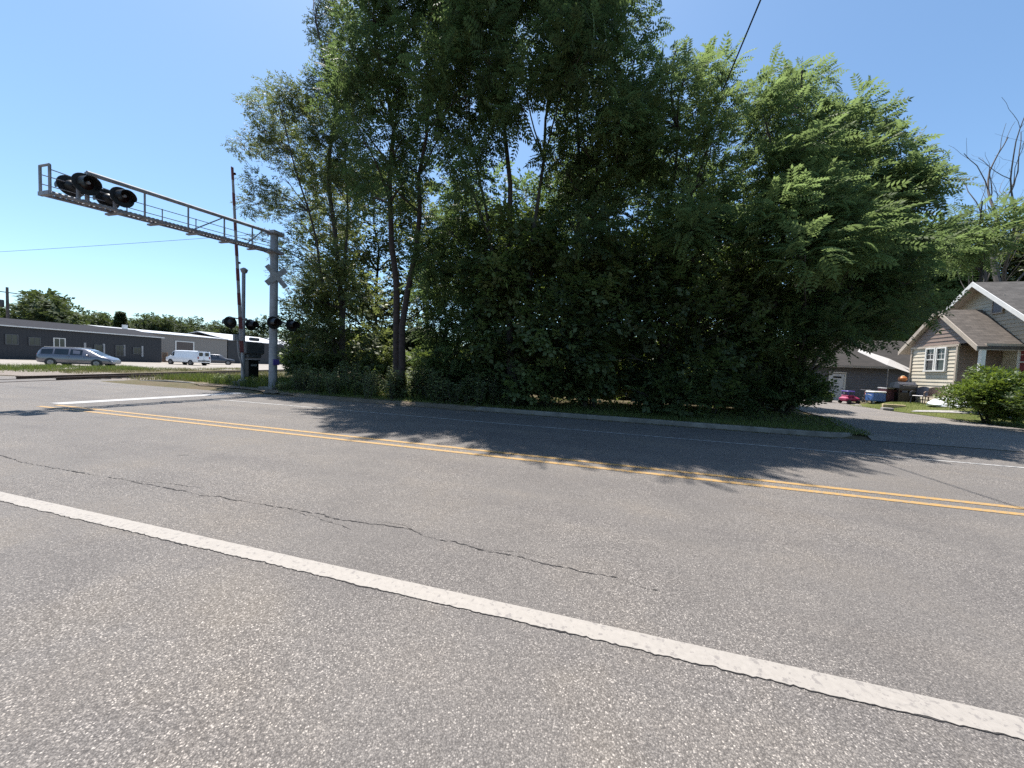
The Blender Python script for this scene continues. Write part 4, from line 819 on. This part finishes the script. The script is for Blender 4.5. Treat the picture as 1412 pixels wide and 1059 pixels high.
# porch posts, floor, steps
for y in (wy0-1.0,):
    b = MB(); b.box((wx+.12, y, ez/2-.2), (.16, .16, ez-.16)); b.box((wx+.12, y, .12), (.28, .28, .2)); b.build('porch_post', 'trim', ho)
b = MB(); b.box((wx/2, wy0-.5, -.15), (-wx, 1.0, .3)); b.build('porch_floor', 'kerb', ho)
b = MB(); b.box((wx/2+.05, wy0-1.0, ez-.12), (-wx-.3, .12, .3)); b.build('porch_beam', 'soffit', ho)
# main block: gable end, roof
hw = 3.55; mez = 3.62-HZ; mpk = 6.95-HZ; ms = (mpk-mez)/(hw+.35)
b = MB(); lap(b, (0, 0, 0), *W, lambda z: -hw if z < mez else -max(.0, (mpk-z)/ms), lambda z: hw if z < mez else max(.0, (mpk-z)/ms), -.3, mpk-.05)
b.add([(.01, -hw, -.3), (.01, hw, -.3), (.01, hw, mez), (.01, 0, mpk-.05), (.01, -hw, mez)], [(0, 1, 2, 3, 4)])
b.add([(.01, -hw, -.3), (9, -hw, -.3), (9, -hw, mez), (.01, -hw, mez)], [(0, 1, 2, 3)]); b.build('main_wall', 'tan', ho)
gable_roof('main_roof', 'shingleg', -.5, 9.5, hw+.35, mez, mpk)
b = MB(); b.box((4, 0, mpk+.5), (.6, .6, 1.3)); b.build('chimney', 'brown', ho)
def dh_window(parent, x, yc, w, z0, z1, pane='glass', muntin=True):
    f = MB(); t = .07
    f.box((x-.05, yc, z1+t/2), (.09, w+2*t, t)); f.box((x-.06, yc, z0-t/2), (.13, w+2.6*t, t)); f.box((x-.05, yc-w/2-t/2, (z0+z1)/2), (.09, t, z1-z0)); f.box((x-.05, yc+w/2+t/2, (z0+z1)/2), (.09, t, z1-z0))
    f.box((x-.045, yc, (z0+z1)/2), (.06, w, .05))
    if muntin:
        f.box((x-.035, yc, z0+(z1-z0)*.75), (.03, w, .02)); f.box((x-.036, yc, z0+(z1-z0)*.75), (.03, .02, (z1-z0)*.5))
    o = f.build('window', 'trim', parent); p = MB(); p.box((x-.03, yc, (z0+z1)/2), (.012, w, z1-z0)); p.build('pane', pane, o); return o
for yc in (24.67, 24.03): dh_window(ho, wx, yc-HY, .46, 2.35-HZ, 3.52-HZ)
dh_window(ho, -.02, 21.9-HY, .8, 2.1-HZ, 3.5-HZ, 'redblind')['label'] = 'white framed window with a red curtain'
b = MB(); y_ = -.25
b.box((-.04, y_-.55, 5.75-HZ), (.05, .42, .8)); lv = b.build('attic_vent', 'garw', ho); b = MB()
for s in (-1, 1): b.box((-.06, y_-.55+s*.25, 5.75-HZ), (.05, .06, .9)); b.box((-.06, y_-.55, 5.75-HZ+s*.42), (.05, .44, .06))
b.build('vent_frame', 'soffit', lv)
# garage
gx, gy = 18.4, 32.0; gg = thing('garage', (gx, gy, .0), 'grey sided garage with brown roof and white side door at the driveway end', 'garage')
b = MB(); lap(b, (0, 0, 0), (1, 0, 0), (0, -1, 0), lambda z: -3.4, lambda z: 5, -.1, 2.75); b.add([(-3.4, .005, -.1), (5, .005, -.1), (5, .005, 2.75), (-3.4, .005, 2.75)], [(0, 1, 2, 3)])
lap(b, (-3.4, 0, 0), (0, 1, 0), (-1, 0, 0), lambda z: 0 if z < 2.7 else (z-2.7)/.62, lambda z: 6.5 if z < 2.7 else 6.5-(z-2.7)/.62, -.1, 4.6); b.build('wall', 'garw', gg)
b = MB(); b.prism([(-3.75, -.45, 2.62), (-3.75, 3.25, 4.85), (-3.75, 6.9, 2.62), (-3.75, 6.9, 2.75), (-3.75, 3.25, 5.0), (-3.75, -.45, 2.76)], (9.2, 0, 0)); rf = b.build('roof', 'shingled', gg)
b = MB(); b.box((.85, -.47, 2.68), (9.2, .035, .16)); b.build('fascia', 'soffit', rf)
dx0, dx1 = 16.72-gx, 17.58-gx
b = MB(); b.box(((dx0+dx1)/2, -.03, 1.06), (dx1-dx0, .05, 2.08)); dr = b.build('door', 'doorw', gg); b = MB(); b.box(((dx0+dx1)/2, -.06, 1.85), (.5, .02, .14)); b.build('door_window', 'glass', dr)
b = MB(); b.lathe((dx1-.08, -.05, 1.0), (0, -1, 0), [(0, .03), (.06, .035), (.07, .01)], 10); b.build('handle', 'steel', dr); b = MB()
b.box((dx0-.06, -.045, 1.08), (.1, .06, 2.2)); b.box((dx1+.06, -.045, 1.08), (.1, .06, 2.2)); b.box(((dx0+dx1)/2, -.045, 2.2), (dx1-dx0+.24, .06, .1)); b.build('door_frame', 'trim', dr)
lt = thing('lattice_panel', (15.05, 31.4, 0), 'white lattice panel leaning at the left corner of the grey garage', 'lattice'); b = MB()
for k in range(9): b.box((-.75+k*.19, 0, .85), (.03, .02, 1.7)); b.box((0, .021, .1+k*.2), (1.6, .02, .03))
b.build('slats', 'trim', lt)

# ---------------------------------------------------------------- things in the yard
def G3(px, Y, dz=0): p = atY(px, 550, Y); return Vector((p.x, p.y, hgt(p.x, p.y)+dz))
pu = G3(1222, 27.2); um = thing('patio_umbrella', pu, 'tilted white patio umbrella between the garage and the house', 'umbrella')
b = MB(); b.tube([(.1, .2, 0), (.1, .2, 2.1), (.02, .0, 2.58)], .022, 8); b.build('pole', 'graytrim', um)
b = MB(); apex = Vector((0, 0, 2.62)); rot = Matrix.Rotation(R(30), 3, Vector((.40, .36, 0)).normalized()); n = 6
rim = [apex+rot@Vector((math.cos(2*math.pi*k/n)*1.75, math.sin(2*math.pi*k/n)*1.75, -.2)) for k in range(n)]
vs = [apex]+rim+[apex-Vector((0, 0, .02))]+[r-Vector((0, 0, .02)) for r in rim]
b.add(vs, [(0, 1+k, 1+(k+1) % n) for k in range(n)]+[(n+1, n+2+(k+1) % n, n+2+k) for k in range(n)]+[(1+k, n+2+k, n+2+(k+1) % n, 1+(k+1) % n) for k in range(n)]); b.build('canopy', 'canvas', um)
b = MB(); b.lathe((.1, .2, 0), (0, 0, 1), [(0, .25), (.06, .24), (.1, .06), (.3, .04)], 14); b.build('base', 'box', um)
# pink toy car
pt = thing('toy_car', G3(1171, 26.6), 'bright pink ride on toy car with a purple top by the garage door', 'toy car', R(20)); b = MB()
b.box((0, 0, .3), (.95, .55, .3), bev=.1); b.box((-.1, 0, .5), (.5, .5, .14), bev=.06); b.build('body', 'pink', pt)
b = MB(); b.box((-.12, 0, .78), (.5, .46, .08), bev=.03)
for x in (-.3, .08):
    for y in (-.19, .19): b.tube([(x, y, .55), (x, y, .76)], .02, 6)
b.build('roof', 'purple', pt)
for x in (-.3, .3):
    for y in (-.28, .28): b = MB(); b.lathe((x, y-.04, .13), (0, 1, 0), [(0, .12), (.01, .13), (.07, .13), (.08, .12)], 14); b.build('wheel', 'rubber', pt)
b = MB(); b.box((.49, 0, .3), (.02, .4, .08)); b.build('grille', 'trim', pt)
# blue cooler
co = thing('cooler', G3(1207, 25.6), 'bright blue cooler box with a white lid beside the pink toy car', 'cooler', R(15)); b = MB(); b.box((0, 0, .36), (.75, .5, .5), bev=.04); b.build('body', 'blue', co)
b = MB(); b.box((0, 0, .66), (.78, .52, .1), bev=.03); b.build('lid', 'trim', co)
for x in (-.3, .3):
    for y in (-.2, .2): b = MB(); b.box((x, y, .05), (.06, .06, .14)); b.build('leg', 'graytrim', co)
for x in (-.4, .4): b = MB(); b.tube([(x, -.15, .45), (x*1.12, 0, .5), (x, .15, .45)], .015, 6); b.build('handle', 'graytrim', co)
# plum storage chest, smoker grill, orange lamp
ch = thing('deck_box', G3(1226, 25.8), 'dark red storage box between the blue cooler and the grill', 'storage box', R(10)); b = MB(); b.box((0, 0, .38), (.85, .55, .7), bev=.03); b.build('body', 'plum', ch); b = MB(); b.box((0, -.01, .76), (.9, .6, .07), bev=.02); b.build('lid', 'graytrim', ch)
gp = G3(1245, 25.6); gr = thing('barbecue_grill', gp, 'navy and black barbecue grill on legs beside the tan house wall', 'grill', R(8))
b = MB(); b.loft([[Vector((x, y, z)) for y, z in ((-.3, .78), (.3, .78), (.3, .98), (.2, 1.14), (-.12, 1.16), (-.3, 1.02))] for x in (-.5, .5)], True, False); b.build('hood', 'navy', gr)
b = MB(); b.box((0, 0, .72), (1.02, .6, .12)); b.build('firebox', 'black', gr)
for x in (-.72, .72): b = MB(); b.box((x, 0, .8), (.4, .5, .04)); b.build('side_shelf', 'black', gr)
for x in (-.46, .46):
    for y in (-.24, .24): b = MB(); b.box((x, y, .33), (.05, .05, .68)); b.build('leg', 'black', gr)
b = MB(); b.box((0, 0, .3), (.95, .5, .5)); b.build('cabinet', 'black', gr); b = MB(); b.tube([(-.35, -.34, .95), (.35, -.34, .95)], .015, 6); b.build('handle', 'steel', gr)
la = thing('garden_lantern', gp+Vector((0, .15, 1.165)), 'round orange lantern on top of the barbecue grill', 'lantern'); b = MB(); b.lathe((0, 0, 0), (0, 0, 1), [(0, .10), (.06, .17), (.16, .2), (.26, .17), (.32, .1), (.33, .03)], 18); b.build('globe', 'orange', la)
b = MB(); b.lathe((0, 0, .325), (0, 0, 1), [(0, .09), (.03, .09), (.05, .02)], 12); b.build('cap', 'wood', la)
# bicycle-like clutter: tricycle
tb = thing('tricycle', G3(1194, 26.2), 'dark child tricycle standing between the pink toy car and the cooler', 'tricycle', R(70))
for x, y, r in ((.4, 0, .24), (-.3, .2, .16), (-.3, -.2, .16)):
    b = MB(); b.lathe((x, y-.025, r), (0, 1, 0), [(0, r*.85), (.005, r), (.045, r), (.05, r*.85), (.05, r*.7), (0, r*.7), (0, r*.85)], 20, False); w_ = b.build('wheel', 'rubber', tb)
    b = MB()
    for k in range(6): a = k*math.pi/3; b.tube([(x, y, r), (x+math.cos(a)*r*.75, y, r+math.sin(a)*r*.75)], .008, 4)
    b.build('spokes', 'steel', w_)
b = MB(); b.tube([(.4, 0, .24), (.32, 0, .75)], .02, 6); b.tube([(.33, 0, .62), (0, 0, .36), (-.3, 0, .17)], .02, 6); b.tube([(-.3, -.2, .16), (-.3, .2, .16)], .015, 6); b.build('frame', 'armred', tb)
b = MB(); b.tube([(.25, -.22, .78), (.32, 0, .76), (.25, .22, .78)], .015, 6); b.build('handlebar', 'steel', tb); b = MB(); b.box((-.1, 0, .46), (.24, .18, .06), bev=.02); b.build('saddle', 'black', tb)
# wicker chairs
def chair(label, loc, rz, m):
    o = thing('garden_chair', loc, label, 'chair', rz, 'garden chairs by the house wall')
    b = MB(); b.box((0, 0, .42), (.52, .52, .06), bev=.02); b.build('seat', m, o)
    b = MB(); b.loft([[Vector((-.26-.05*abs(u)*0+.06*(abs(u)/.26)**2, u, .44)), Vector((-.30+.06*(abs(u)/.26)**2, u, .95-.10*(abs(u)/.26)**2)), Vector((-.33+.06*(abs(u)/.26)**2, u, .95-.10*(abs(u)/.26)**2)), Vector((-.29+.06*(abs(u)/.26)**2, u, .44))] for u in np.linspace(-.26, .26, 9)], True, True); b.build('backrest', m, o)
    for y in (-.27, .27): b = MB(); b.tube([(-.24, y, .66), (.1, y, .68), (.26, y, .62), (.25, y, .4)], .025, 6); b.build('armrest', m, o)
    for x in (-.22, .22):
        for y in (-.22, .22): b = MB(); b.tube([(x, y, .42), (x*1.1, y*1.1, 0)], .02, 6); b.build('leg', m, o)
    return o
chair('brown wicker garden chair standing against the tan house wall', G3(1287, 23.6), R(-140), 'wicker')
chair('dark low garden chair between the grill and the wicker chair', G3(1268, 24.2), R(-150), 'navy')
# white tarp heap, timber edging, stone
tp_ = G3(1310, 22.4); b = MB(); rr2 = random.Random(3); n = 14; rings = []
for k, (q, z) in enumerate(((1, 0), (.92, .12), (.7, .26), (.42, .36), (.12, .42))): rings.append([tp_+Vector((math.cos(2*math.pi*i/n)*.85*q*(1+.18*rr2.uniform(-1, 1)), math.sin(2*math.pi*i/n)*.5*q*(1+.18*rr2.uniform(-1, 1)), z*(1+.3*rr2.uniform(-1, 1)))) for i in range(n)])
b.loft(rings, True, True); tag(b.build('tarp', 'tarp'), 'crumpled white tarp heap on the lawn left of the large bright bush', 'tarp')
def at_ground(name, m, label, cat, px0, Y0, px1, Y1, w, h):
    a, c = G3(px0, Y0), G3(px1, Y1); b = MB(); L = (c-a).length; b.box((0, 0, h/2-.02), (L, w, h), bev=.02); o = b.build(name, m); o.location = (a+c)/2; o.rotation_euler = (0, 0, math.atan2(c.y-a.y, c.x-a.x)); return tag(o, label, cat)
at_ground('timber_edging', 'wood', 'pale timber edging board lying in front of the grill', 'timber', 1218, 23.6, 1249, 23.4, .18, .2)
at_ground('landscape_stone', 'stone', 'flat pale stone on the lawn below the deck box', 'stone', 1217, 22.7, 1232, 22.6, .35, .16)
pp = G3(1143, 27.5); pl2 = thing('plant_pot', pp, 'black plant pot on the gravel in front of the white garage door', 'plant pot'); b = MB(); b.lathe((0, 0, 0), (0, 0, 1), [(0, .16), (.3, .21), (.33, .22), (.33, .18), (.28, .17)], 16); b.build('pot', 'black', pl2)
P = ball(60)*[.14, .14, .1]+[0, 0, .42]; V, Fc, t = scatter(P, ball(60)+[0, 0, .5], np.full(60, .22), SPRAY, rng.random(60)); np_mesh('foliage', V, Fc, t, 'leafD', pl2)
